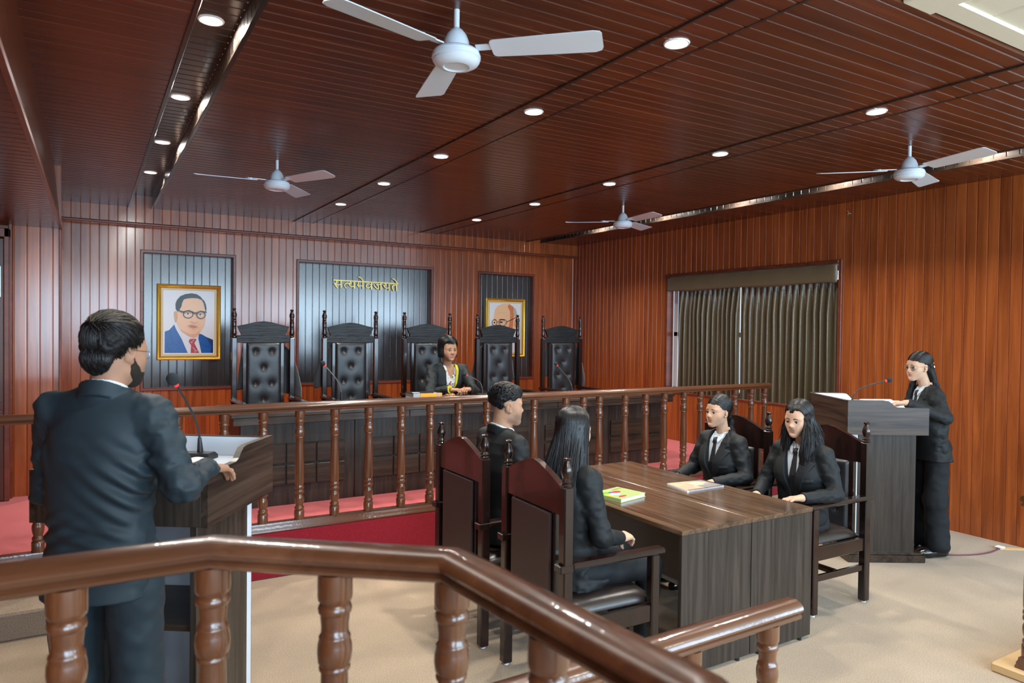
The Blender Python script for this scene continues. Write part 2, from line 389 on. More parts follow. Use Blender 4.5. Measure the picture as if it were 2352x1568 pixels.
mb.m = 1; mb.prism([(-.010, 2.536), (.010, 2.536), (.010, 2.56), (-.010, 2.56)], lambda u, v: (bxe(YF, 2.544) + u, YF, v), lambda u, v: (bxe(7.05, 2.544) + u, 7.05, v))
struct(mb.build('ceiling_beam', [M['ceil_beam'], M['trim']], flip=False, auto=None))
mb = MB(); grooved(mb, YF, 7.3, 0, ZC, lambda u, v, d: (XL + d, u, v)); struct(mb.build('wall_left', M['wall_x'], flip=False, auto=None))
dr = MB(); dr.box((-1.5, 6.9, ZP + .005), (-.585, 6.945, 2.42), .006)
dr.m = 1; dr.box((-1.42, 6.893, 1.62), (-.64, 6.899, 2.32))
dob = dr.build('door_1', [wood('dark_brown_door', (.05, .018, .010), (.10, .038, .02), 'Z', 9, .3, .3), mat('dark_glass', (.02, .025, .03), .05)])
struct(dob)
fr = MB(); fr.box((-.585, 6.9, ZP), (-.55, 7.02, 2.5), .004); fr.box((-1.6, 6.9, 2.43), (-.55, 7.02, 2.5), .004); fo = fr.build('door_frame', M['trim'], dob)
hd = MB(); hd.tube([(-.655, 6.895, 1.24), (-.655, 6.855, 1.26), (-.645, 6.845, 1.33), (-.655, 6.855, 1.40), (-.655, 6.895, 1.42)], .009)
hd.build('door_handle', M['chrome'], dob)
bl = MB()
for z in (1.03, 1.09): bl.tube([(-.74, 6.88, z), (-.6, 6.88, z + .02)], .008); bl.lathe([(.014, 0), (.014, .012)], (-.68, 6.88, z - .006), 12)
bl.tube([(-.66, 6.88, 1.06), (-.655, 6.87, .98)], .006)
bl.build('door_bolt', M['chrome'], dob)
b2 = MB(); b2.box((-.66, 6.885, 1.95), (-.6, 6.897, 2.2), .003); b2.tube([(-.63, 6.875, 1.8), (-.63, 6.875, 2.25)], .007); b2.build('tower_bolt', M['steel'], dob)

# floor, red platform, beige step
mb = MB(); mb.box((XL, YF, -.05), (XR, YB, 0)); mb.box((XR, YF, -.05), (XH, 2.70, 0)); struct(mb.build('floor', M['beige'], auto=None))
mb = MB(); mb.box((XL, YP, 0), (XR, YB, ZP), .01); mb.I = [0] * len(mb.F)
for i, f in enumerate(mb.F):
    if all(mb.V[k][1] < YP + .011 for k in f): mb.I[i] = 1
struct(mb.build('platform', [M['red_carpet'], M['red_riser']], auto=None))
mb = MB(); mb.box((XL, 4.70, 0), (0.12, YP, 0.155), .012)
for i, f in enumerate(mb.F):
    if all(mb.V[k][1] < 4.70 + .013 for k in f): mb.I[i] = 1  # riser of the same beige step, its shade put into the colour
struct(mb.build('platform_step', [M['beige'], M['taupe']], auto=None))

# ceiling: wooden boards with two lamp strips and two open slots; cream hall ceiling behind
B1, B2, S1, S2, YE = (2.205, 2.445), (3.92, 4.16), (0.38, 0.612), (5.65, 5.90), 1.66
mb = MB(); fz = lambda u, v, d: (v, u, ZC - d)
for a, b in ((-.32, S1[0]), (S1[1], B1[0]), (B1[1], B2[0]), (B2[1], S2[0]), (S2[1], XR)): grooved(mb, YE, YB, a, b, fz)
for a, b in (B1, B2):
    grooved(mb, YE, YB, a, b, lambda u, v, d: (v, u, ZC - .006 - d))
    for x in (a, b): mb.add([(x, YE, ZC), (x, YB, ZC), (x, YB, ZC - .006), (x, YE, ZC - .006)], [(0, 1, 2, 3)])
mb.m = 1
for a, b in (S1, S2):
    grooved(mb, YE, YB, a, b, lambda u, v, d: (v, u, ZC + .135 - d))
    for x, s in ((a, 1), (b, -1)): grooved(mb, YE, YB, ZC, ZC + .135, lambda u, v, d: (x - s * d * -1, u, v))
mb.m = 0
mb.add([(-.32, YE, ZC), (XR, YE, ZC), (XR, YE, ZC + .2), (-.32, YE, ZC + .2)], [(0, 1, 2, 3)])
struct(mb.build('ceiling', [M['ceil'], M['slot']], flip=False, auto=None))
mb = MB()
for x in (S1[0], S1[1], S2[0], S2[1]): mb.box((x - .012, YE, ZC - .008), (x + .012, 9.05, ZC + .012), .003)
for x in (B1[0], B1[1], B2[0], B2[1]): mb.box((x - .008, YE, ZC - .010), (x + .008, 9.05, ZC + .004), .002)
struct(mb.build('trim_8', M['slot']))
mb = MB(); grooved(mb, -.34, XH, YF, YE, lambda u, v, d: (u, v, ZC + .03 - d), .22, .008, .02)
grooved(mb, XR, XH, YE, 2.70, lambda u, v, d: (u, v, ZC + .03 - d), .22, .008, .02)
for x in (1.2, 2.9, 4.6): mb.box((x - .1, YF, ZC - .0), (x + .1, YE, ZC + .03), .006)
mb.box((-.32, YE - .10, ZC + .016), (XR, YE - .004, ZC + .035), .004); mb.box((-.25, .95, ZC + .012), (XR, 1.05, ZC + .035), .006)
struct(mb.build('ceiling_hall', M['cream'], flip=False, auto=None))
# wall behind the camera with three openings for the daylight
mb = MB(); zz = (0, WZ[0], WZ[1], ZC + .1); xe = [XL] + [v for x in WIN_X for v in (x - WHW, x + WHW)] + [XH]
for i in range(0, len(xe), 2): mb.box((xe[i], YF - .08, 0), (xe[i + 1], YF, ZC + .1))
for x in WIN_X: mb.box((x - WHW, YF - .08, 0), (x + WHW, YF, zz[1])); mb.box((x - WHW, YF - .08, zz[2]), (x + WHW, YF, zz[3]))
struct(mb.build('wall_front', M['hall_wall'], auto=None))
mb = MB(); mb.box((XR, 2.70, 0), (XH, 2.74, ZC + .1)); mb.box((XH, YF, 0), (XH + .05, 2.74, ZC + .1)); struct(mb.build('wall_hall', M['hall_wall'], auto=None))
for i, x in enumerate(WIN_X):
    mb = MB()
    for a in (-WHW, -.02, WHW - .04): mb.box((x + a, YF - .07, WZ[0]), (x + a + .04, YF - .03, WZ[1]))
    for z in (WZ[0], WZ[1] - .04): mb.box((x - WHW, YF - .07, z), (x + WHW, YF - .03, z + .04))
    struct(mb.build('window_%d' % (i + 2), M['window_white'], auto=None))

# ================================================================== BALUSTRADES
HR = [(-.029, 0), (-.034, .004), (-.035, .010), (-.031, .0145), (-.026, .018), (-.027, .0215), (-.037, .0245), (-.041, .033), (-.038, .044), (-.028, .053), (-.014, .057), (0, .058),
      (.014, .057), (.028, .053), (.038, .044), (.041, .033), (.037, .0245), (.027, .0215), (.026, .018), (.031, .0145), (.035, .010), (.034, .004), (.029, 0)]
BR = [(-.046, 0), (-.046, .012), (-.040, .020), (-.040, .030), (-.031, .046), (-.029, .060), (.029, .060), (.031, .046), (.040, .030), (.040, .020), (.046, .012), (.046, 0)]
_bp = [(38, 1078), (38.5, 1014), (36, 1009), (31, 1006), (35, 1000), (36, 990), (34, 981), (28, 974), (27, 968), (31, 958), (35, 940), (37, 920), (36, 905), (31, 890), (28, 880), (29, 874),
       (36, 868), (37, 857), (34, 847), (29, 842), (36, 835), (37, 823), (33, 812), (32, 806), (35.5, 790), (36, 740), (35, 660), (33, 580), (30, 500), (28.5, 445), (29, 440), (33, 437), (33.5, 431), (31, 427),
       (35, 420), (37, 400), (36, 382), (33, 370), (34, 366), (33, 362), (29, 357), (29, 340), (31, 322), (31, 315), (35, 311), (36, 303), (34, 295), (31, 291), (32, 288), (36, 283), (37, 275), (37, 225)]
BAL = [(r / 1085.0, (1078 - y) / 853.0 * .77) for r, y in _bp]
def bal_mesh():
    mb = MB(); mb.lathe(BAL, n=20); o = mb.build('baluster', M['baluster'], auto=45); return o
BAL0 = bal_mesh(); BALME = BAL0.data; bpy.data.objects.remove(BAL0)
def balustrade(label, path, pts, z0, loc=None, name='balustrade', base=True):
    root = empty(name, (path[0][0], path[0][1], z0), 0, label, 'balustrade')
    ox, oy = path[0]
    mb = MB(); mb.sweep(HR, [(x - ox, y - oy, .83) for x, y in path]); mb.build('handrail', M['rail'], root, auto=40)
    if base:
        mb = MB(); mb.sweep(BR, [(x - ox, y - oy, 0) for x, y in path]); mb.build('bottom_rail', M['rail'], root, auto=40)
    for x, y in pts:
        b = bpy.data.objects.new('baluster', BALME); COL.objects.link(b); b.parent = root; b.location = (x - ox, y - oy, .06); b.rotation_euler = (0, 0, random.random() * 6)
    return root
random.seed(3)
bx = [-1.3, -1.04, -.78, -.52, -.262, -.01, .25, .493, .78, 1.033, 1.283, 1.536, 1.793, 2.052, 2.292, 2.538, 2.797, 3.03, 3.259, 3.59, 3.78, 3.96, 4.259, 4.508, 4.745, 5.0, 5.226, 5.46, 5.719, 5.962, 6.172]
balustrade('long varnished brown balustrade along the edge of the red platform, in front of the bench', [(-1.72, 5.066), (6.235, 5.066)], [(x, 5.066) for x in bx], ZP)
ZW = 0.43                                                  # floor of the raised stand the photograph is taken from
balustrade('varnished brown witness stand balustrade bending across the foreground, closest to the viewer',
           [(-1.2, 1.53), (.215, 1.53), (.603, 1.222), (.65, .62), (.40, .15)], [(-.62, 1.53), (-.33, 1.53), (-.035, 1.53), (.215, 1.53), (.418, 1.369), (.603, 1.222), (.628, .925), (.65, .62)], ZW)
balustrade('short straight varnished balustrade ending beside the wooden table, behind the witness stand rail',
           [(.74, 1.455), (1.95, 1.475)], [(.80, 1.456), (1.13, 1.462), (1.487, 1.467), (1.83, 1.473)], 0.0)
rb = balustrade('brown balustrade cut off by the right edge of the photo, standing on a pale plinth', [(4.055, 1.70), (6.2, 1.62)], [(4.10, 1.698), (4.5, 1.683), (4.9, 1.668), (5.3, 1.653), (5.7, 1.638), (6.1, 1.624)], 0.05)
mb = MB(); mb.box((-.035, -.16, -.05), (2.15, .14, 0), .008); mb.build('plinth', mat('pale_unvarnished_wood', (.55, .36, .17), .5), rb)
struct_stand = MB()                                        # raised floor of the witness stand under the viewer
struct_stand.box((-1.15, -.9, 0), (.60, .25, ZW), .01); struct_stand.box((-1.15, .25, 0), (.66, 1.0, ZW), .01)
struct_stand.prism([(-1.15, 1.0), (.66, 1.0), (.62, 1.235), (.225, 1.55), (-1.15, 1.55)], lambda u, v: (u, v, 0), lambda u, v: (u, v, ZW))
struct(struct_stand.build('stand_floor', M['taupe'], auto=None))

# ================================================================== JUDGES' BENCH
bench = empty('judges_bench', (3.17, 5.75, ZP), 0, 'long dark walnut judges bench standing on the red platform', 'bench')
def rel(mb, o): return [(x - o[0], y - o[1], z - o[2]) for x, y, z in mb]
BO = (3.17, 5.75, ZP)
def part_box(name, parent, O, boxes, mats, b=.003, auto=35):
    mb = MB()
    for bx_ in boxes:
        lo, hi = bx_[0], bx_[1]; mb.m = bx_[2] if len(bx_) > 2 else 0
        mb.box([lo[i] - O[i] for i in range(3)], [hi[i] - O[i] for i in range(3)], b)
    return mb.build(name, mats, parent, auto=auto)
part_box('countertop', bench, BO, [((.915, 5.63, 1.045), (5.425, 6.42, 1.073))], M['ply_h'])
part_box('front_apron', bench, BO, [((.93, 5.64, .985), (2.36, 5.68, 1.045)), ((2.363, 5.64, .985), (3.9, 5.68, 1.045)), ((3.903, 5.64, .985), (5.41, 5.68, 1.045))], M['ply_h'])
seams = [1.0, 1.912, 2.812, 3.715, 4.62, 5.345]
for i in range(5):
    a, b = seams[i], seams[i + 1]
    fp = part_box('front_panel', bench, BO, [((a + .002, 5.75, ZP), (b - .002, 5.775, .985))], M['ply_v'])
    wcol = .228; n = 3
    gap = .014; x0 = a + (b - a - n * wcol - (n - 1) * gap) / 2 + .01
    if i == 4: x0 = a + .018; wcol = .215
    for c in range(n):
        for z0, z1 in ((.482, .637), (.657, .815)):
            q = part_box('raised_panel', bench, BO, [((x0 + c * (wcol + gap), 5.733, z0), (x0 + c * (wcol + gap) + wcol, 5.75, z1))], M['ply_h'], .002)
part_box('end_panel', bench, BO, [((1.0, 5.776, ZP), (1.025, 6.3, 1.044))], M['ply_v'])
part_box('end_panel', bench, BO, [((5.32, 5.776, ZP), (5.345, 6.3, 1.044))], M['ply_v'])

# ================================================================== CHAIRS
def crest_poly(judge):
    if judge:
        return [(-.215, 1.333), (-.255, 1.425), (-.17, 1.445), (-.08, 1.468), (0, 1.478), (.08, 1.468), (.17, 1.445), (.255, 1.425), (.215, 1.333)]
    return [(-.262, .905), (-.262, 1.03), (-.16, 1.075), (-.06, 1.112), (0, 1.123), (.06, 1.112), (.16, 1.075), (.262, 1.03), (.262, .905)]
FIN_J = [(.020, 0), (.024, .012), (.018, .022), (.024, .034), (.026, .055), (.020, .075), (.024, .086), (.019, .095), (.022, .105), (.023, .17), (.019, .178), (.024, .188), (.019, .198), (.025, .215), (.026, .235), (.017, .262), (.012, .272), (.019, .282), (.019, .29), (.010, .296)]
FIN_N = [(.022, 0), (.026, .008), (.021, .016), (.027, .024), (.022, .032), (.018, .038), (.025, .058), (.027, .072), (.022, .092), (.013, .110), (.012, .116), (.018, .121), (.018, .130), (.010, .134)]
def make_chair(judge, label, group):
    root = empty('judge_chair' if judge else 'court_chair', (0, 0, 0), 0, label, 'chair', group)
    yr, yf, px = -.26, .245, .285 if judge else .275
    if not judge: px = .278
    topz = 1.31 if judge else 1.04
    for s in (-1, 1):
        mb = MB(); mb.box((s * px - .026, yr - .026, .012), (s * px + .026, yr + .026, topz), .006)
        p = mb.build('back_post', M['chair'], root)
        mb = MB(); mb.lathe(FIN_J if judge else FIN_N, (s * px, yr, topz - .001), 16); mb.build('finial', M['chair'], p, auto=50)
        mb = MB(); mb.box((s * px - .024, yf - .024, .012), (s * px + .024, yf + .024, .665), .006); mb.build('front_leg', M['chair'], root)
        mb = MB(); mb.box((s * px - .032, yr + .02, .665), (s * px + .032, yf + .055, .695), .008)
        mb.box((s * px - .03, yr - .045, .655), (s * px + .03, yr + .025, .69), .004); mb.build('armrest', M['chair'], root)
        mb = MB(); mb.box((s * px - .012, yr + .02, .21), (s * px + .012, yf - .02, .25), .004); mb.build('stretcher', M['chair'], root)
        mb = MB(); mb.box((s * px - .014, yr + .02, .34), (s * px + .014, yf - .02, .425), .004); mb.build('side_rail', M['chair'], root)
        mb = MB()
        for y in (yr, yf): mb.lathe([(.014, 0), (.016, .004), (.016, .012)], (s * px, y, 0), 12)
        mb.build('glide', M['lamp_rim'], root)
    mb = MB(); mb.box((-px + .02, yf - .014, .34), (px - .02, yf + .014, .425), .004); mb.box((-px + .02, yr - .014, .34), (px - .02, yr + .014, .425), .004)
    mb.box((-px + .02, -.02, .215), (px - .02, .02, .245), .004)
    mb.build('seat_frame', M['chair'], root)
    # cushion: rounded box, domed
    nx, ny = 14, 12; V = []; F = []
    hw, y0, y1 = px - .03, yr + .035, yf + .03
    for j in range(ny + 1):
        for i in range(nx + 1):
            u = -1 + 2 * i / nx; v = -1 + 2 * j / ny
            e = (1 - abs(u) ** 6) * (1 - abs(v) ** 6)
            V.append((u * hw * (1 - .03 * abs(v) ** 4), (y0 + y1) / 2 + v * (y1 - y0) / 2, .445 + .038 * max(0, e) ** .35 + .012 * (1 - u * u) * (1 - v * v)))
    for j in range(ny):
        for i in range(nx): a = j * (nx + 1) + i; F.append((a, a + 1, a + nx + 2, a + nx + 1))
    rim = [i for i in range(nx + 1)] + [(j + 1) * (nx + 1) + nx for j in range(ny)] + [ny * (nx + 1) + i for i in range(nx - 1, -1, -1)] + [j * (nx + 1) for j in range(ny - 1, 0, -1)]
    n0 = len(V); V += [(V[i][0], V[i][1], .425) for i in rim]
    for k in range(len(rim)): k2 = (k + 1) % len(rim); F.append((rim[k2], rim[k], n0 + k, n0 + k2))
    F.append(tuple(n0 + k for k in range(len(rim)))[::-1])
    mb = MB(); mb.add(V, F); mb.build('seat_cushion', M['leather_seat'], root, auto=60)
    # crest
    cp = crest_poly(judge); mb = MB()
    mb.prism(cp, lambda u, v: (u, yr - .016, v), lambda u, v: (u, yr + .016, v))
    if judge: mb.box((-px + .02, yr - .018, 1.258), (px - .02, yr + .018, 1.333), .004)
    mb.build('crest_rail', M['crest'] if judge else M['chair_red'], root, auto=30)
    zt = 1.258 if judge else .905
    for s in (-1, 1):
        mb = MB(); mb.box((s * .186 - .018, yr - .014, .425), (s * .186 + .018, yr + .016, zt), .004); mb.build('inner_stile', M['chair'], root)
    # padded back with tufting
    nx, nz = 34, 78 if judge else 44; V = []; F = []; hw = .168; zb = .44
    if judge: tb = [(-.080, 1.172), (.080, 1.172), (0, 1.008), (-.080, .842), (.080, .842), (0, .68), (-.08, .53), (.08, .53)]
    else: tb = [(-.08, .82), (.08, .82), (0, .70), (-.08, .58), (.08, .58)]
    for j in range(nz + 1):
        for i in range(nx + 1):
            u = -1 + 2 * i / nx; v = j / nz; x = u * hw; z = zb + (zt - zb) * v
            e = (1 - abs(u) ** 8) * (1 - abs(2 * v - 1) ** 26)
            d = .030 * max(0, e) ** .4
            for bx2, bz in tb:
                r = math.hypot(x - bx2, (z - bz)); d -= .017 * math.exp(-(r / .022) ** 2) + .009 * math.exp(-(r / .05) ** 2)
            V.append((x, yr + .012 + max(d, .001), z))
    for j in range(nz):
        for i in range(nx): a = j * (nx + 1) + i; F.append((a, a + nx + 1, a + nx + 2, a + 1))
    mb = MB(); mb.add(V, F); mb.box((-hw, yr - .008, zb), (hw, yr + .012, zt - .002)); pad = mb.build('back_pad', M['leather'], root, auto=60)
    for bx2, bz in tb:
        mb = MB(); mb.lathe([(.0105, 0), (.010, .004), (.006, .0075), (.001, .0085)], n=10, M4=Matrix.Translation((bx2, yr + .013, bz)) @ Matrix.Rotation(-PI / 2, 4, 'X'))
        mb.build('tuft_button', M['button'], pad, auto=60)
    if not judge:
        mb = MB(); mb.box((-.182, yr - .032, .40), (.182, yr - .016, .90), .003); mb.build('back_board', M['back_panel'], root)
    return root
JX = [1.532, 2.436, 3.345, 4.287, 5.232]
JL = ['tall black judge chair with tufted leather back, leftmost behind the bench', 'tall black judge chair with tufted leather back, second from the left, under the golden letters',
      'tall black judge chair in the middle, occupied by the woman in a black robe', 'tall black judge chair standing in front of the portrait of a bald man', 'tall black judge chair at the right end of the bench, nearest the curtained window wall']
jc = make_chair(True, JL[0], 'tall judge chairs behind the bench')
for i, x in enumerate(JX):
    c = jc if i == 0 else copy_tree(jc)
    c.location = (x, 7.24 + (.0, .01, -.01, .0, .01)[i], ZP); c.rotation_euler = (0, 0, PI + (.02, -.02, .01, .02, -.03)[i]); c['label'] = JL[i]
CC = [((2.11, 3.645), -PI / 2, 'dark carved court chair occupied by the seated man, beyond the nearest chair'), ((2.115, 2.855), -PI / 2, 'nearest dark carved court chair with plum back board, holding the long-haired woman'),
      ((3.92, 3.668), PI / 2, 'dark court chair across the table, holding the young woman with tied-back hair'), ((4.07, 3.022), PI / 2, 'dark court chair beside the right lectern, holding the young woman with loose wavy hair')]
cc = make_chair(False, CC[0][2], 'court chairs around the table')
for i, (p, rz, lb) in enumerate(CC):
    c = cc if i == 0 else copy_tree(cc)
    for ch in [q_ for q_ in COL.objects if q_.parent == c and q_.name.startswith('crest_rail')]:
        if i >= 2: ch.data = ch.data.copy(); ch.data.materials[0] = M['chair']  # crests across the table: shade painted in as the darker wood
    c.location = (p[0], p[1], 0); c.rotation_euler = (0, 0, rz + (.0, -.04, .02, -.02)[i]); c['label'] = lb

# ================================================================== TABLES
def desk(x0, x1, mx, label):
    O = ((x0 + x1) / 2, 3.355, 0)
    r = empty('office_desk', O, 0, label, 'desk', 'desks pushed together'); y0, y1 = 2.56, 4.15
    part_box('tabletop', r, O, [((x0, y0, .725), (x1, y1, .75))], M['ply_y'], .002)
    for y in (y0, y1 - .028): part_box('end_panel', r, O, [((x0 + .002, y + .002, .018), (x1 - .002, y + .026, .725))], M['ply_v'], .002)
    mp = part_box('modesty_panel', r, O, [((mx, y0 + .03, .30), (mx + .018, y1 - .03, .725))], M['ply_back'], .002)
    part_box('bottom_edge', r, O, [((mx - .001, y0 + .03, .275), (mx + .019, y1 - .03, .30))], M['white_ply'], .001)
    mb = MB()
    for y in (y0 + .015, y1 - .015):
        for x in (x0 + .08, x1 - .08): mb.lathe([(.012, 0), (.012, .019)], (x - O[0], y - O[1], 0), 10)
    mb.build('foot', M['black'], r)
    return r
desk(2.53, 3.0390, 2.93, 'dark walnut desk with the green book on it, left one of the pair')
desk(3.041, 3.547, 3.12, 'dark walnut desk with the spiral notebook on it, right one of the pair')

# ================================================================== LECTERNS
def lectern(loc, rz, label, cx, cy0, cy1):
    r = empty('lectern', (loc[0], loc[1], 0), rz, label, 'lectern', 'walnut lecterns')
    w, d = .35, .305
    prof = [(-d, .985), (d, .985), (d, 1.242), (.03, 1.242), (.0, 1.238), (-.022, 1.222), (-.045, 1.2), (-.07, 1.19), (-d, 1.187)]
    for s in (-1, 1):
        mb = MB(); mb.prism(prof, lambda u, v: (s * w, u, v), lambda u, v: (s * (w - .026), u, v)); mb.m = 1; mb.prism([(a * .93, b_ - .004 if b_ > 1.1 else 1.152) for a, b_ in prof], lambda u, v: (s * (w - .0262), u, v), lambda u, v: (s * (w - .0272), u, v)); p = mb.build('side_panel', [M['lect'], M['white_ply']], r, auto=30)
        mb = MB(); e = .0015
        pts = prof[2:] 
        for a, b in zip(pts, pts[1:]):
            mb.add([(s * w, a[0], a[1] + e), (s * (w - .026), a[0], a[1] + e), (s * (w - .026), b[0], b[1] + e), (s * w, b[0], b[1] + e)], [(0, 1, 2, 3)])
        mb.build('edge_band', M['ply_edge'], p, auto=30)
    mb = MB(); mb.box((-w + .026, d - .026, .985), (w - .026, d - .003, 1.24), .002); mb.m = 1; mb.box((-w + .027, d - .029, 1.0), (w - .027, d - .0262, 1.236))
    mb.build('front_board', [M['ply_h'], M['white_ply']], r)
    mb = MB(); mb.box((-w + .026, -d + .02, 1.13), (w - .026, d - .03, 1.15), .002); mb.build('desk_board', M['white_ply'], r)
    mb = MB(); mb.box((-w + .026, -d, .985), (w - .026, -d + .02, 1.138), .002); mb.box((-w + .026, -d + .02, .985), (w - .026, d - .03, 1.003), .002); mb.build('rear_board', M['ply_v'], r)
    for s in (-1, 1):
        mb = MB(); mb.box((s * cx - .014, cy0, .07), (s * cx + .014, cy1 - .045, .985), .002); mb.build('column_side', M['ply_v'], r)
    mb = MB(); mb.box((-cx - .014, cy1 - .044, .07), (cx + .014, cy1, .985), .002); mb.m = 1; mb.box((-cx + .015, cy1 - .047, .07), (cx - .015, cy1 - .0445, .98)); mb.build('column_front', [M['white_ply'], M['white_ply']], r)
    mb = MB(); mb.box((-cx - .013, cy1, .07), (cx + .013, cy1 + .004, .985), .001); mb.build('front_veneer', M['ply_v'], r)
    mb = MB(); mb.box((-cx + .015, cy0 + .03, .53), (cx - .015, cy1 - .05, .555), .002); mb.build('shelf', M['ply_h'], r)
    mb = MB(); mb.box((-cx - .05, cy0 - .07, 0), (cx + .05, cy1 + .03, .055), .004); mb.box((-cx - .035, cy0 - .05, .055), (cx + .035, cy1 + .02, .072), .004); mb.build('plinth', M['ply_h'], r)
    return r
M['lect'] = wood('dark_walnut_laminate_box', (0.015, 0.0095, 0.008), (0.075, 0.049, 0.034), 'Y', 24, 0.30, 0.0, spec=.38)
lectern((.265, 3.295), math.radians(-34.4), 'dark walnut lectern in the left foreground, the standing man behind it', .24, -.2, .30)
lectern((5.326, 3.388), math.radians(59.1), 'dark walnut lectern by the right wall, the standing woman behind it', .235, -.27, .22)

# ================================================================== MICROPHONES
def bez(p0, p1, p2, p3, n=14):
    p0, p1, p2, p3 = map(Vector, (p0, p1, p2, p3))
    return [(1 - t) ** 3 * p0 + 3 * (1 - t) ** 2 * t * p1 + 3 * (1 - t) * t * t * p2 + t ** 3 * p3 for t in [i / n for i in range(n + 1)]]
def microphone(label, base, rz, curve, foam=.022, boot=True, grey=False, box=(.06, .045, .032)):
    r = empty('microphone', base, rz, label, 'microphone', 'gooseneck microphones')
    mb = MB(); bx_, by_, bz = box
    mb.prism([(-by_, 0), (by_, 0), (by_, bz * .45), (by_ * .3, bz), (-by_, bz)], lambda u, v: (-bx_, u, v), lambda u, v: (bx_, u, v)); mb.build('base', M['black'], r, auto=20)
    pts = curve; z0 = bz * .9
    mb = MB(); mb.tube(pts, [.0048] * len(pts), 8); mb.build('gooseneck', M['black'] if not grey else M['steel'], r)
    if boot:
        mb = MB(); p0 = Vector(pts[0]); p1 = Vector(pts[3 if len(pts) > 8 else 1]); mb.tube([p0, p0.lerp(p1, .5), p1], [.014, .011, .0075], 12); mb.build('boot', M['black'], r)
    e = Vector(pts[-1]); dr_ = (Vector(pts[-1]) - Vector(pts[-2])).normalized()
    mb = MB(); mb.tube([e - dr_ * .004, e + dr_ * .008], .0095, 14); mb.build('indicator_ring', M['red'], r)
    rot = dr_.to_track_quat('Z', 'Y').to_matrix().to_4x4()
    prof = [(foam * math.sin(PI * (k + .4) / 12.8) , -foam * 1.15 * math.cos(PI * (k + .4) / 12.8)) for k in range(13)]
    mb = MB(); mb.lathe(prof, n=18, M4=Matrix.Translation(e + dr_ * (.006 + foam * 1.1)) @ rot); mb.build('foam_cover', M['foam'], r, auto=60)
    return r
microphone('gooseneck microphone with round foam ball on the left lectern, beside the standing man', (.425, 3.41, 1.15), math.radians(-34.4),
           bez((0, 0, .03), (0, 0, .16), (-.03, .0, .20), (-.055, -.10, .335), 16), .026)
microphone('gooseneck microphone on the right lectern pointing at the standing woman', (5.03, 3.31, 1.15), math.radians(59.1),
           bez((-.0, -.0, .03), (0, -.0, .16), (-.0, -.03, .175), (-.03, -.24, .235), 16), .019)
microphone('gooseneck microphone on the bench in front of the empty chair under the golden letters', (1.908, 6.1, 1.073), .0,
           bez((0, 0, .03), (-.005, 0, .18), (-.03, 0, .2), (-.15, .0, .335), 16), .022, grey=True)
microphone('gooseneck microphone on the bench beside the woman in the black robe', (3.37, 6.2, 1.073), .0,
           bez((0, 0, .03), (0, 0, .15), (-.03, 0, .155), (-.175, .0, .215), 16), .019, grey=True)
microphone('gooseneck microphone on the bench before the rightmost judge chair', (4.40, 6.1, 1.073), .0,
           bez((0, 0, .03), (-.01, 0, .14), (-.05, 0, .16), (-.195, .0, .30), 16), .019, grey=True)
def px_on_y(px, py, Y):
    """a point of the photograph carried onto the wall plane Y"""
    d = _R @ Vector((px - 1176, py - 784, FPX)); t = Y / d.y
    return (d.x * t, H_EYE + d.z * t)
# ================================================================== CEILING FANS
def make_fan(label):
    r = empty('ceiling_fan', (0, 0, 0), 0, label, 'fan', 'white ceiling fans')       # origin at the ceiling
    mb = MB(); mb.lathe([(.012, -.115), (.012, 0)], n=14); mb.build('downrod', M['white_paint'], r)
    mb = MB(); mb.lathe([(.012, -.075), (.026, -.085), (.042, -.105), (.052, -.13), (.056, -.155), (.057, -.165)], n=28); mb.build('canopy_cup', M['white_paint'], r, auto=50)
    mb = MB(); mb.lathe([(.05, -.163), (.085, -.168), (.096, -.176), (.098, -.184), (.095, -.188), (.102, -.192), (.102, -.203), (.097, -.206), (.098, -.214), (.09, -.226), (.072, -.236), (.055, -.238), (.05, -.233), (.0, -.233)], n=36); mb.build('motor_housing', M['white_paint'], r, auto=40)
    for k in range(3):
        a = k * 2 * PI / 3
        R4 = Matrix.Rotation(a, 4, 'Z') @ Matrix.Translation((0, 0, -.166)) @ Matrix.Rotation(math.radians(-11), 4, 'X')
        out = [(a_, b_ * 1.14) for a_, b_ in [(.150, -.036), (.156, -.047), (.168, -.052), (.40, -.060), (.575, -.064), (.600, -.056), (.607, -.040), (.607, .040), (.600, .055), (.575, .062), (.40, .058), (.168, .050), (.156, .046), (.150, .036)]]
        mb = MB(); mb.prism(out, lambda u, v: R4 @ Vector((u, v, -.0025 - 1.4 * v * v)), lambda u, v: R4 @ Vector((u, v, .001 - 1.4 * v * v)))
        bl_ = mb.build('blade', M['white_paint'], r, auto=30)
        mb = MB(); mb.prism([(.085, -.018), (.15, -.018), (.215, -.030), (.235, 0), (.215, .030), (.15, .018), (.085, .018)], lambda u, v: R4 @ Vector((u, v, .001)), lambda u, v: R4 @ Vector((u, v, .006)))
        for u, v in ((.195, -.018), (.195, .018), (.215, 0)): mb.lathe([(.005, -.006), (.005, .009)], (0, 0, 0), 8, M4=R4 @ Matrix.Translation((u, v, 0)))
        mb.build('blade_bracket', M['white_paint'], bl_)
    return r
FANS = [(1.31, 2.67, 77, 'large white ceiling fan nearest the viewer, top centre of the photo'), (1.283, 5.829, 176, 'white ceiling fan on the left, between the left ceiling slot and the middle lamp strip'),
        (4.965, 2.866, 137, 'white ceiling fan on the right, above the standing woman at the lectern'), (4.853, 5.852, 144, 'small far white ceiling fan above the window curtain')]
f0 = make_fan(FANS[0][3])
for i, (x, y, a, lb) in enumerate(FANS):
    c = f0 if i == 0 else copy_tree(f0)
    c.location = (x, y, ZC); c.rotation_euler = (0, 0, math.radians(a)); c['label'] = lb

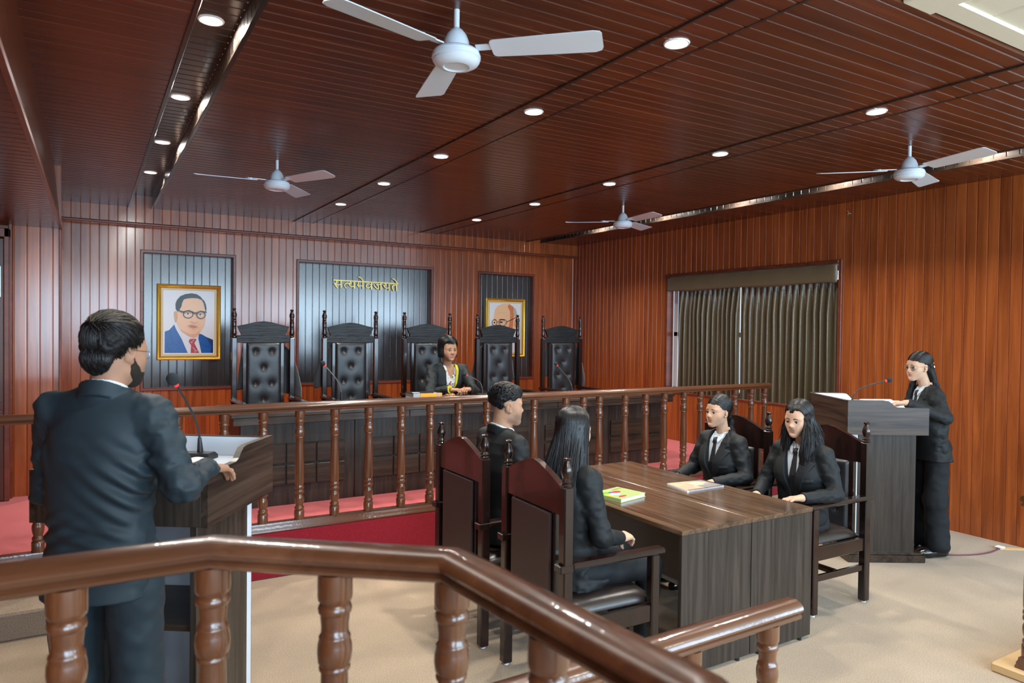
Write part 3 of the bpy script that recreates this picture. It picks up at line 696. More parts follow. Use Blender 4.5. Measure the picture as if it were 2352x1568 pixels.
# ================================================================== DOWNLIGHTS
LD = bpy.data.lights.new('downlight_beam', 'AREA'); LD.shape = 'DISK'; LD.size = .095; LD.energy = LAMP_W; LD.color = (1.0, .96, .89); LD.spread = LAMP_SPREAD
def beam(x, y, z, parent=None):
    o = bpy.data.objects.new('downlight_beam', LD); COL.objects.link(o); o.location = (x, y, z)
    if parent: o.parent = parent
    return o
def make_lamp(label):
    r = empty('downlight', (0, 0, 0), 0, label, 'ceiling light', 'round recessed downlights')
    mb = MB(); mb.lathe([(.050, -.001), (.0505, -.006), (.057, -.0065), (.060, -.001)], n=32, caps=False); mb.build('rim', M['lamp_rim'], r)
    mb = MB(); mb.lathe([(.051, -.0045), (.0, -.0045)], n=32, caps=False); mb.build('lens', M['lens'], r)
    return r
LY = [2.42, 3.635, 4.955, 6.175, 7.465]
words = ['nearest', 'second', 'third', 'fourth', 'farthest']
lamps = [(2.308, y, ZC - .006, '%s round downlight of the five in the middle ceiling strip' % words[i]) for i, y in enumerate(LY)]
lamps += [(4.012, y + (.10, .10, .08, .10, .11)[i], ZC - .006, '%s round downlight of the five in the right ceiling strip' % words[i]) for i, y in enumerate(LY)]
lamps += [(.497, y, ZC + .135, '%s round downlight of the four in the dark left ceiling slot' % ('nearest', 'second', 'third', 'farthest')[i]) for i, y in enumerate((3.67, 5.0, 6.3, 7.6))]
l0 = make_lamp(lamps[0][3])
for i, (x, y, z, lb) in enumerate(lamps):
    c = l0 if i == 0 else copy_tree(l0)
    c.location = (x, y, z); c['label'] = lb
    if z < ZC + .1: beam(x, y, z - .012, None)
LD2 = LD.copy(); LD2.spread = PI; LD2.energy = LAMP_W * .8
for y in (2.8, 4.03, 5.16, 6.31, 7.55):                                     # lamps inside the right-hand slot, out of sight behind its edge
    o = beam(5.79, y, ZC + .118); o.data = LD2
for y in (2.4, 3.67, 5.0, 6.3, 7.6):
    o = beam(.52, y, ZC + .112); o.data = LD2 if y < 7 else LD

# ================================================================== PICTURES AND LETTERING
def portrait(name, label, x0, x1, z0, z1, uv, polys, y=None):
    """uv: photo-crop point -> (u, v) in the frame, v from the top; polys: [(material, outline)]"""
    r = empty(name, ((x0 + x1) / 2, YB + ND, z0), 0, label, 'picture', 'gilt framed portraits'); ox = (x0 + x1) / 2; oy = YB + ND
    mb = MB(); frame_rect(mb, x0 - ox, x1 - ox, 0, z1 - z0, 0, [(0, .004), (0, .030), (.010, .036), (.022, .030), (.030, .024), (.034, .026), (.040, .022), (.046, .014), (.046, .004)])
    mb.build('frame', M['gold'], r, auto=40)
    mb = MB(); frame_rect(mb, x0 - ox + .040, x1 - ox - .040, .040, z1 - z0 - .040, 0, [(0, .010), (0, .014), (.030, .012), (.030, .008)]); mb.build('mount', mat('cream_gold_mount', (.62, .50, .25), .4), r)
    mats = [mat('print_paper', (.70, .74, .77), .25, coat=.0, spec=.3)]; mb = MB()
    mb.box((x0 - ox + .06, -.010, .06), (x1 - ox - .06, -.004, z1 - z0 - .06))
    for k, (c, poly) in enumerate(polys):
        if c not in [m_.name for m_ in mats] : pass
        cm = bpy.data.materials.get('print_' + c[0]) or mat('print_' + c[0], c[1], .25, coat=.0, spec=.3)
        if cm not in mats: mats.append(cm)
        mb.m = mats.index(cm); n0 = len(mb.V); yy = -.0105 - .00035 * k; pts = []
        for p in poly:
            u, v = uv(*p); pts.append((x0 - ox + u * (x1 - x0), yy, (1 - v) * (z1 - z0)))
        mb.add(pts, [tuple(range(len(pts)))])
    o = mb.build('portrait_print', mats, r, auto=None)
    return r
def stroke(pts, w):
    """closed outline of a thick line"""
    P = [Vector((p[0], p[1])) for p in pts]; L = []; Rr = []
    for i in range(len(P)):
        a = (P[i] - P[i - 1]).normalized() if i else None; b = (P[i + 1] - P[i]).normalized() if i < len(P) - 1 else None
        a = a or b; b = b or a
        n = (Vector((-a.y, a.x)) + Vector((-b.y, b.x))).normalized(); k = 1 / max(.5, n.dot(Vector((-a.y, a.x))))
        L.append(tuple(P[i] + n * w / 2 * k)); Rr.append(tuple(P[i] - n * w / 2 * k))
    return L + Rr[::-1]
def ell2(cx, cy, rx, ry, n=24): return [(cx + rx * math.cos(2 * PI * k / n), cy + ry * math.sin(2 * PI * k / n)) for k in range(n)]
def ring2(cx, cy, rx, ry, w, n=24): return [stroke([(cx + rx * math.cos(2 * PI * k / n), cy + ry * math.sin(2 * PI * k / n)), (cx + rx * math.cos(2 * PI * (k + 1) / n), cy + ry * math.sin(2 * PI * (k + 1) / n))], w) for k in range(n)]
skin = ('pale_skin', (.78, .50, .30)); rosy = ('rosy_skin', (.72, .36, .22)); blk = ('black', (.012, .014, .018)); blue = ('blue', (.006, .085, .36)); navy = ('navy', (.008, .03, .14)); red = ('red_tie', (.42, .03, .035)); shirt_ = ('shirt', (.66, .70, .74)); lipc = ('lip', (.55, .17, .13)); tan = ('tan', (.60, .33, .17)); grey = ('grey_hair', (.42, .42, .38)); orng = ('orange_skin', (.60, .20, .08)); eyew = ('eye_white', (.75, .70, .65))
P1 = [(shirt_, [(465, 815), (520, 860), (640, 960), (760, 1050), (830, 1050), (905, 985), (893, 1080), (955, 1338), (700, 1338), (600, 1090), (500, 910)]),
      (blue, [(300, 950), (375, 922), (465, 822), (500, 910), (600, 1090), (705, 1338), (298, 1338)]),
      (blue, [(905, 990), (955, 1000), (1040, 1050), (1162, 1100), (1160, 1338), (950, 1338), (893, 1080)]),
      (navy, stroke([(395, 930), (430, 1160), (520, 1200), (570, 1085)], 7)), (navy, stroke([(330, 1172), (430, 1190)], 7)), (navy, stroke([(340, 1200), (405, 1338)], 7)),
      (navy, stroke([(930, 1160), (1065, 1235), (1115, 1190), (1040, 1060)], 7)), (navy, [(1050, 1060), (1162, 1102), (1162, 1338), (1120, 1338), (1130, 1200), (1085, 1120)]),
      (red, [(740, 1085), (850, 1080), (858, 1100), (822, 1160), (912, 1338), (758, 1338), (765, 1200), (720, 1130)]),
      (shirt_, stroke([(755, 1130), (775, 1155), (800, 1110), (825, 1100)], 6)), (shirt_, stroke([(790, 1235), (835, 1275), (830, 1330)], 6)), (shirt_, stroke([(840, 1290), (860, 1305), (885, 1295)], 6)),
      (skin, [(530, 590), (590, 500), (610, 400), (680, 355), (800, 340), (900, 365), (960, 380), (1000, 500), (1022, 600), (1022, 760), (1000, 850), (930, 960), (880, 1040), (800, 1068), (700, 1020), (600, 950), (520, 830), (500, 700)]),
      (rosy, [(560, 905), (640, 945), (760, 1000), (860, 985), (925, 930), (900, 1000), (850, 1045), (790, 1062), (700, 1022), (600, 950)]),
      (tan, [(520, 590), (480, 575), (455, 610), (465, 700), (475, 770), (500, 785), (525, 700)]),
      (blk, [(525, 595), (490, 540), (485, 450), (510, 380), (570, 310), (660, 272), (770, 258), (860, 275), (930, 320), (960, 360), (1000, 400), (1030, 470), (1040, 540), (1025, 610), (1005, 520), (985, 440), (950, 380), (880, 350), (780, 345), (690, 352), (630, 370), (600, 430), (590, 490), (560, 550)]),
      (eyew, ell2(705, 632, 44, 15)), (blk, ell2(705, 630, 17, 14)), (blk, stroke([(650, 622), (700, 610), (760, 622)], 7)), (eyew, ell2(928, 648, 42, 14)), (blk, ell2(925, 646, 16, 13)), (blk, stroke([(885, 640), (925, 626), (975, 640)], 7))] + \
     [(blk, q) for q in ring2(710, 640, 84, 66, 15) + ring2(938, 652, 76, 62, 15)] + \
     [(blk, stroke([(548, 572), (632, 600)], 24)), (blk, stroke([(635, 590), (720, 572), (790, 600), (830, 622), (870, 610), (930, 585), (1000, 595), (1038, 605)], 22)),
      (lipc, [(695, 842), (770, 828), (830, 842), (890, 860), (830, 874), (760, 864)]), (tan, stroke([(755, 762), (815, 795), (870, 785), (882, 768)], 9)), (tan, stroke([(770, 905), (830, 910)], 8))]
def uvA(x, y):
    u = (x - 161) / 1137.0; yt = 80 + 50 * u; yb = 1468 - 10 * u; return u, (y - yt) / (yb - yt)
k = (YB + ND) / YB
portrait('framed_portrait', 'gilt framed portrait print of a man with black glasses and a blue suit', .669 * k, 1.362 * k, H_EYE + (1.338 - H_EYE) * k, H_EYE + (2.227 - H_EYE) * k, uvA, P1)
P2 = [(shirt_, [(190, 1195), (250, 1000), (400, 1060), (540, 980), (592, 1060), (592, 1195)]),
      (skin, [(250, 660), (255, 620), (290, 570), (350, 545), (430, 543), (490, 580), (540, 680), (545, 800), (520, 850), (505, 920), (480, 1000), (400, 1080), (300, 1060), (250, 950), (225, 860), (240, 800), (240, 730)]),
      (orng, [(435, 545), (490, 585), (497, 680), (490, 760), (485, 850), (470, 930), (430, 840), (450, 740), (445, 640), (415, 580)]),
      (grey, [(493, 590), (520, 610), (540, 680), (525, 715), (500, 700), (490, 650)]), (tan, [(525, 730), (552, 740), (547, 800), (520, 845), (500, 820), (505, 760)]),
      (rosy, stroke([(285, 670), (340, 655), (400, 665)], 5)), (rosy, stroke([(385, 705), (420, 690), (470, 690)], 5)),
      (blk, [(292, 757), (330, 738), (388, 745), (380, 757), (335, 752)]), (blk, [(235, 752), (262, 742), (272, 752), (255, 755)]), (blk, ell2(335, 780, 20, 9)), (blk, ell2(250, 785, 10, 9)),
      (grey, [(240, 870), (330, 850), (420, 880), (410, 900), (330, 885), (250, 900)])] + [(blk, q) for q in ring2(250, 785, 29, 40, 5) + ring2(352, 785, 46, 42, 5)] + \
     [(blk, stroke([(279, 775), (306, 775)], 5)), (blk, stroke([(397, 778), (525, 714)], 7))]
def uvB(x, y):
    u = (x - 140) / 497.0; yt = 467 + 18 * u; yb = 1232 - 7 * u; return u, (y - yt) / (yb - yt)
portrait('framed_portrait', 'gilt framed portrait print of a bald man with round glasses, partly behind a judge chair', 5.018 * k, 5.698 * k, H_EYE + (1.33 - H_EYE) * k, H_EYE + (2.206 - H_EYE) * k, uvB, P2)

ST = [([(293, 270), (700, 294), (1200, 323), (1700, 352), (2050, 372)], 38)]
ST += [([(500, 285), (505, 478)], 42), ([(385, 285), (380, 350), (325, 368), (408, 490)], 38), ([(350, 392), (420, 405), (500, 385)], 30)]
ST += [([(745, 352), (690, 358), (630, 362), (595, 395), (598, 440), (640, 495)], 32)]
ST += [([(735, 318), (780, 345), (765, 372), (712, 378), (735, 425), (785, 455), (850, 432)], 30), ([(855, 300), (860, 505)], 42)]
ST += [([(965, 305), (962, 405)], 36), ([(930, 405), (962, 425), (985, 468)], 34), ([(965, 425), (1080, 432)], 28), ([(1086, 312), (1090, 512)], 42), ([(965, 190), (1010, 200), (1060, 245), (1095, 305)], 34)]
ST += [([(1305, 400), (1262, 378), (1205, 382), (1172, 420), (1185, 465), (1235, 480), (1290, 455), (1310, 420)], 30), ([(1318, 325), (1320, 528)], 42)]
ST += [([(1380, 402), (1420, 465), (1475, 512), (1515, 490), (1500, 430), (1450, 392)], 34), ([(1450, 388), (1570, 395)], 28), ([(1572, 340), (1575, 540)], 42)]
ST += [([(1660, 362), (1712, 392), (1700, 418), (1648, 415), (1672, 465), (1722, 498), (1790, 478)], 30), ([(1792, 352), (1797, 556)], 42)]
ST += [([(1990, 412), (1915, 408), (1880, 440), (1885, 495), (1915, 562)], 34), ([(1993, 368), (1998, 570)], 42), ([(1878, 236), (1925, 250), (1975, 300), (2008, 360)], 36)]
mb = MB(); yl = YB + ND - .004
for q, (pts, wd) in enumerate(ST):
    o = stroke(pts, wd * .82); A = [px_on_y(740 + a / 11.76, 620 + b / 11.76, yl) for a, b in o]
    n = len(A) // 2
    e = .0004 * q
    for i in range(n - 1):      # thick stroke as a row of blocks
        qd = [A[i], A[i + 1], A[2 * n - 2 - i], A[2 * n - 1 - i]]
        mb.prism(qd, lambda u, v: (u, yl - .014 - e, v), lambda u, v: (u, yl, v))
tag(mb.build('wall_lettering', M['brass'], auto=30), 'golden metal lettering in an Indian script on the dark central niche', 'lettering')

# ================================================================== CURTAIN
def curtain(name, y0, y1, z0, z1, nfold, label, seed, lean=0.0):
    rnd = random.Random(seed); nu, nv = nfold * 14, 44; V = []; F = []
    ph = [rnd.uniform(-.8, .8) for _ in range(nfold + 2)]; am = [rnd.uniform(.55, 1.2) for _ in range(nfold + 2)]
    for j in range(nv + 1):
        v = j / nv
        for i in range(nu + 1):
            u = i / nu; t = u * nfold; k = int(min(t, nfold - 1e-6)); fr = t - k
            a = am[k] * (1 - fr) + am[k + 1] * fr; p_ = ph[k] * (1 - fr) + ph[k + 1] * fr
            A = (.024 + .042 * min(1, v * 4)) * a * (1 + .15 * math.sin(3 * v + k))
            s = math.sin(2 * PI * t + p_ * v * .8); s = math.copysign(abs(s) ** .75, s)
            y = y0 + (y1 - y0) * u + .012 * math.cos(2 * PI * t * 1.0 + p_ + 1.3) * v + lean * v * (1 - u)
            x = XR + .050 - A * (s + .25) * .62 + .0035 * math.sin(9 * v + 5 * t) * v
            V.append((x, y, z1 + (z0 - z1) * v + (.012 * math.sin(2 * PI * t) if j == nv else 0)))
    for j in range(nv):
        for i in range(nu): a = j * (nu + 1) + i; F.append((a, a + 1, a + nu + 2, a + nu + 1))
    o = add_mesh(name, V, F, M['curtain'], None, smooth=True)
    sd = o.modifiers.new('thickness', 'SOLIDIFY'); sd.thickness = .003
    return tag(o, label, 'curtain', 'olive curtains at the window')
curtain('curtain', 5.822, 6.85, .925, 2.30, 13, 'olive satin curtain on the left half of the window, beside the bright gap', 4)
curtain('curtain', 4.53, 5.815, .90, 2.30, 15, 'olive satin curtain on the right half of the window, behind the lectern', 9)
V = []; F = []; nn = 40
for j, (z, xo) in enumerate(((2.265, .018), (2.29, .012), (2.36, .02), (2.44, .016), (2.462, .02))):
    for i in range(nn + 1):
        y = WY0 + .01 + (WY1 - WY0 - .02) * i / nn; V.append((XR - .040 + xo + .006 * math.sin(i * 1.3 + j), y, z + .006 * math.sin(i * .35) * (j == 0)))
for j in range(4):
    for i in range(nn): a = j * (nn + 1) + i; F.append((a, a + 1, a + nn + 2, a + nn + 1))
pl = add_mesh('curtain_pelmet', V, F, M['curtain'], None, smooth=True); sd = pl.modifiers.new('thickness', 'SOLIDIFY'); sd.thickness = .014; sd.offset = 1
tag(pl, 'flat olive fabric pelmet across the top of the curtained window', 'pelmet')

# ================================================================== ROBES ON THE JUDGE CHAIRS
M['robe'] = mat('black_robe_cloth', (.010, .011, .013), .75, sheen=.3, bmp=(40, .3, .01))
def robe(cx, dirn, label, seed, reach=.39, ztop=1.60, zb=1.03):
    rnd = random.Random(seed); nu, nv = 46, 26; V = []; F = []; p0 = rnd.uniform(0, 6)
    for j in range(nv + 1):
        v = j / nv
        for i in range(nu + 1):
            u = i / nu
            lo = -.20 - .06 * v; hi = .23 + (reach - .23) * min(1, (v * 1.25)) ** .55
            x = lo + (hi - lo) * u; zt = ztop - .03 * abs(2 * u - 1) ** 3 - (.05 * max(0, u - .8) * 5)
            z = zt + (zb + .09 * math.sin(2.6 * u + p0) - .02 * u - zt) * v
            y = 7.24 + .262 + .030 + .012 * v + .016 * math.sin(u * 30 + p0 + 2 * v) * (.3 + v)
            V.append((cx + dirn * x, y, z))
    for j in range(nv):
        for i in range(nu): a = j * (nu + 1) + i; F.append((a, a + 1, a + nu + 2, a + nu + 1))
    o = add_mesh('black_robe', V, F, M['robe'], None, smooth=True); sd = o.modifiers.new('thickness', 'SOLIDIFY'); sd.thickness = .006; sd.offset = 1
    tag(o, label, 'robe', 'black robes hung on chair backs')
robe(JX[0], 1, 'black robe hanging behind the back of the leftmost judge chair', 1, .40)
robe(JX[1], -1, 'black robe hanging behind the judge chair under the golden letters', 2, .38)
robe(JX[3], -1, 'black robe hanging behind the judge chair in front of the bald man portrait', 3, .36)
robe(JX[4], 1, 'black robe hanging behind the rightmost judge chair beside the side wall', 4, .43, 1.63, 1.06)

# ================================================================== SMALL THINGS
def text_mesh(txt, size, extr):
    c = bpy.data.curves.new('t', 'FONT'); c.body = txt; c.size = size; c.extrude = extr; c.align_x = 'CENTER'; c.align_y = 'CENTER'
    o = bpy.data.objects.new('t', c); COL.objects.link(o); dg = bpy.context.evaluated_depsgraph_get(); dg.update()
    me = bpy.data.meshes.new_from_object(o.evaluated_get(dg)); bpy.data.objects.remove(o); bpy.data.curves.remove(c); return me
def text_part(name, txt, size, loc, rot, m, parent, extr=.0004):
    me = text_mesh(txt, size, extr); me.materials.clear(); me.materials.append(m)
    o = bpy.data.objects.new(name, me); COL.objects.link(o); o.parent = parent; o.location = loc; o.rotation_euler = rot; return o
orange = mat('orange_spine', (.85, .36, .03), .4); yel = mat('yellow_print', (.88, .75, .06), .4); blkc = mat('black_cover', (.012, .012, .013), .3); greyb = mat('grey_spine_band', (.42, .45, .48), .4)
bk = empty('law_book', (2.672, 6.06, 1.073), math.radians(-2), 'thick law book with orange spine and black cover lying on the bench', 'book')
mb = MB(); mb.box((-.138, -.10, .004), (.138, .105, .072), .003); mb.build('pages', M['pages'], bk)
mb = MB(); mb.box((-.142, -.104, 0), (.142, .11, .004), .001); mb.box((-.142, -.104, .072), (.142, .11, .076), .001); mb.build('cover', blkc, bk)
mb = MB(); mb.box((-.075, -.107, .0), (.142, -.10, .076), .002); mb.m = 1; mb.box((-.142, -.107, .0), (-.0755, -.10, .076), .002); mb.box((.098, -.1085, .002), (.118, -.1, .074)); mb.build('spine', [orange, greyb], bk)
text_part('spine_title', 'CONSTITUTIONAL\nLAW OF INDIA', .0185, (.012, -.1078, .050), (PI / 2, 0, 0), yel, bk)
mb = MB()
for i in range(5): mb.box((-.11 + i * .012, -.05 + .012 * (i % 2), .0762), (-.102 + i * .012, .02, .0767))
mb.box((.07, -.08, .0762), (.10, -.072, .0767)); mb.box((.082, -.09, .0762), (.088, -.05, .0767)); mb.build('cover_print', [M['paper']], bk)
gw = wood('gavel_wood', (.20, .06, .02), (.38, .15, .06), 'X', 14, .25, .6)
gv = empty('gavel', (2.935, 6.04, 1.073), math.radians(12), 'small wooden gavel lying on the bench between the law book and clasped hands', 'gavel')
RX = Matrix.Rotation(PI / 2, 4, 'Y')
mb = MB(); mb.lathe([(.024, -.048), (.028, -.044), (.028, -.03), (.024, -.026), (.022, 0), (.024, .026), (.028, .03), (.028, .044), (.024, .048)], n=20, M4=Matrix.Translation((0, 0, .028)) @ RX); mb.build('gavel_head', gw, gv, auto=40)
mb = MB(); mb.tube([(0, .01, .028), (.03, .12, .022), (.045, .18, .016)], [.007, .009, .010], 10); mb.build('handle', gw, gv)
gcov = mat('pale_green_cover', (.38, .45, .17), .35)
gb = empty('green_book', (2.725, 3.285, .75), math.radians(13), 'pale green hardcover book with coloured shapes lying on the table', 'book')
mb = MB(); mb.box((-.116, -.102, .003), (.118, .104, .021), .001); mb.build('pages', M['pages'], gb)
mb = MB(); mb.box((-.121, -.107, 0), (.121, .107, .003), .001); mb.box((-.121, -.107, .021), (.121, .107, .024), .001); mb.box((-.1215, -.107, 0), (-.117, .107, .024), .001); mb.build('cover', gcov, gb)
cols = [mat('print_green', (.10, .50, .05), .35), mat('print_red', (.72, .04, .04), .35), mat('print_blue', (.06, .08, .40), .35), mat('print_yellow', (.85, .65, .03), .35), mat('print_sky', (.38, .66, .70), .35), mat('print_dark', (.08, .09, .03), .35)]
mb = MB(); zc_ = .0242
for k, (mm, pl_) in enumerate([(0, ell2(-.075, .045, .036, .026)), (3, ell2(-.095, -.0, .026, .028)), (4, ell2(-.045, -.005, .04, .03)), (2, ell2(-.033, .032, .022, .016)), (1, ell2(.0, .022, .034, .022)), (1, ell2(-.055, -.068, .034, .012))]):
    mb.m = mm; mb.add([(a, b, zc_ + .0003 * k) for a, b in pl_], [tuple(range(len(pl_)))])
mb.m = 5
for k in range(7): q = stroke([(.02 + k * .012, .075 + .006 * (k % 3)), (.024 + k * .012, .060), (.030 + k * .012, .07)], .0025); mb.add([(a, b, zc_ + .0002) for a, b in q], [tuple(range(len(q)))])
mb.build('cover_print', cols, gb, auto=None)
nb = empty('spiral_notebook', (3.335, 3.275, .75), math.radians(0), 'spiral bound notebook with a sunset coloured cover lying on the table', 'notebook')
nm, nt, b = _nt('sunset_print'); N = nt.nodes.new
tc = N('ShaderNodeTexCoord'); no = N('ShaderNodeTexNoise'); no.inputs['Scale'].default_value = 9; rp = N('ShaderNodeValToRGB')
rp.color_ramp.elements[0].color = (.80, .42, .30, 1); rp.color_ramp.elements[1].color = (.28, .27, .27, 1); rp.color_ramp.elements[0].position = .42; rp.color_ramp.elements[1].position = .66
e = rp.color_ramp.elements.new(.55); e.color = (.80, .52, .30, 1)
sp = N('ShaderNodeSeparateXYZ'); ad = N('ShaderNodeMath'); ad.operation = 'MULTIPLY_ADD'; ad.inputs[1].default_value = 1.1
L = nt.links.new; L(tc.outputs['Object'], no.inputs['Vector']); L(tc.outputs['Object'], sp.inputs[0]); L(sp.outputs['X'], ad.inputs[0]); L(no.outputs['Fac'], ad.inputs[2]); L(ad.outputs[0], rp.inputs[0]); L(rp.outputs[0], b.inputs['Base Color']); b.inputs['Roughness'].default_value = .25
pr = [(-.165, -.105), (.16, -.100), (.150, .09), (-.12, .12)]
mb = MB(); mb.prism(pr, lambda u, v: (u, v, .0), lambda u, v: (u, v, .009)); mb.build('pages', M['pages'], nb)
mb = MB(); mb.prism([(a * .99, b_ * .985) for a, b_ in pr], lambda u, v: (u, v, .0092), lambda u, v: (u, v, .0102)); mb.build('cover', nm, nb)
mb = MB()
for k in range(7): q = stroke([(.0, .06 - k * .012), (.11 - .008 * (k % 3), .056 - k * .012)], .002); mb.add([(a, b2_, .0106) for a, b2_ in q], [tuple(range(len(q)))])
mb.build('cover_print', M['paper'], nb, auto=None)
mb = MB()
for k in range(34):
    x = -.15 + k * .0088; mb.tube([(x, -.104 + .009 * math.cos(a), .006 + .009 * math.sin(a)) for a in [i * PI / 4 for i in range(9)]], .0013, 5, False)
mb.build('spiral_binding', M['black'], nb, auto=60)
def open_book(label, loc, rz, w=.15, h=.20, cover=None):
    r = empty('open_book', loc, rz, label, 'book', 'papers open on the lecterns')
    for s in (-1, 1):
        n = 10; pts = [(s * w * i / n, .003 + .022 * math.sin(PI * min(1, .12 + .88 * i / n)) ** .8 * (1 - .5 * i / n)) for i in range(n + 1)]
        V = [(x, y, z) for x, z in pts for y in (-h / 2, h / 2)] + [(x, y, .001) for x, z in pts for y in (-h / 2, h / 2)]; F = []; m_ = 2 * (n + 1)
        for i in range(n):
            a = 2 * i; F += [(a, a + 2, a + 3, a + 1), (m_ + a, m_ + a + 1, m_ + a + 3, m_ + a + 2), (a, m_ + a, m_ + a + 2, a + 2), (a + 1, a + 3, m_ + a + 3, m_ + a + 1)]
        F += [(0, 1, m_ + 1, m_), (2 * n, m_ + 2 * n, m_ + 2 * n + 1, 2 * n + 1)]
        mb = MB(); mb.add(V, F); mb.build('page', M['paper'], r, auto=40)
    mb = MB(); mb.box((-w - .003, -h / 2 - .003, 0), (w + .003, h / 2 + .003, .0012)); mb.build('cover', cover or M['paper'], r)
    return r
open_book('open white book on the left lectern under the standing man\'s right hand', (.325, 3.30, 1.15), math.radians(-38), .125, .17)
ob = open_book('open white papers on the right lectern in front of the standing woman', (5.43, 3.33, 1.15), math.radians(62), .17, .24); ob.scale = (1, 1, 3.2)
nb2 = empty('closed_notebook', (.16, 3.10, 1.15), math.radians(-20), 'cream paged dark notebook on the left lectern beside the standing man\'s waist', 'notebook')
mb = MB(); mb.box((-.09, -.12, .003), (.088, .118, .017), .001); mb.build('pages', mat('cream_pages', (.72, .66, .52), .8), nb2)
mb = MB(); mb.box((-.092, -.122, 0), (.092, .122, .003), .001); mb.box((-.092, -.122, .017), (.092, .122, .02), .001); mb.build('cover', mat('navy_cover', (.02, .025, .07), .35), nb2)
cb = MB(); cb.tube(bez((5.62, 3.14, .006), (5.85, 2.95, .006), (6.05, 2.80, .006), (6.40, 2.88, .006), 20), .005, 6); tag(cb.build('floor_cable', mat('maroon_cable', (.16, .03, .07), .5)), 'thin maroon cable lying on the beige carpet by the right lectern', 'cable')
tp = MB(); tp.prism([(6.36, 2.86), (6.585, 2.70), (6.59, 2.76), (6.40, 2.905)], lambda u, v: (u, v, .001), lambda u, v: (u, v, .006)); tpo = tp.build('floor_tape', mat('yellow_tape', (.75, .52, .25), .5)); tag(tpo, 'yellowish tape strip at the foot of the right wall, end of the cable', 'tape')
wp = MB(); wp.box((6.37, 2.85, .006), (6.43, 2.91, .018), .006); wp.build('clear_plug', M['paper'], tpo)
wi = empty('wire_end', (XR, 4.389, 2.955), 0, 'tiny red and green wire end sticking out high on the right wall', 'wire')
for c_, dz in (((.6, .04, .03), .012), ((.05, .4, .2), -.008)):
    mb = MB(); mb.tube([(.01, 0, 0), (-.03, .005, 0), (-.045, .01, dz * 2)], .004, 6); mb.build('wire', mat('wire_%d' % (dz * 1000), c_, .4), wi)
so = empty('wall_socket', (6.155, YB, 1.10), 0, 'small white wall socket behind the rightmost judge chair', 'socket')
mb = MB(); mb.box((-.035, -.012, -.06), (.035, .0, .06), .003); mb.build('plate', M['window_white'], so)
mb = MB(); mb.box((-.012, -.016, -.03), (.012, -.011, .0), .002); mb.build('switch', M['paper'], so)
# ================================================================== PEOPLE: signed-distance modelling
class Noise3:
    def __init__(s, seed, n=32): s.n = n; s.a = np.random.RandomState(seed).rand(n, n, n).astype(np.float32) * 2 - 1
    def __call__(s, x, y, z):
        x, y, z = np.broadcast_arrays(x, y, z); n = s.n
        i = np.floor(x).astype(int); j = np.floor(y).astype(int); k = np.floor(z).astype(int)
        u = x - i; v = y - j; w_ = z - k; u = u * u * (3 - 2 * u); v = v * v * (3 - 2 * v); w_ = w_ * w_ * (3 - 2 * w_)
        a = s.a; f = lambda di, dj, dk: a[(i + di) % n, (j + dj) % n, (k + dk) % n]
        return ((f(0, 0, 0) * (1 - u) + f(1, 0, 0) * u) * (1 - v) + (f(0, 1, 0) * (1 - u) + f(1, 1, 0) * u) * v) * (1 - w_) + \
               ((f(0, 0, 1) * (1 - u) + f(1, 0, 1) * u) * (1 - v) + (f(0, 1, 1) * (1 - u) + f(1, 1, 1) * u) * v) * w_
NZ = Noise3(5)
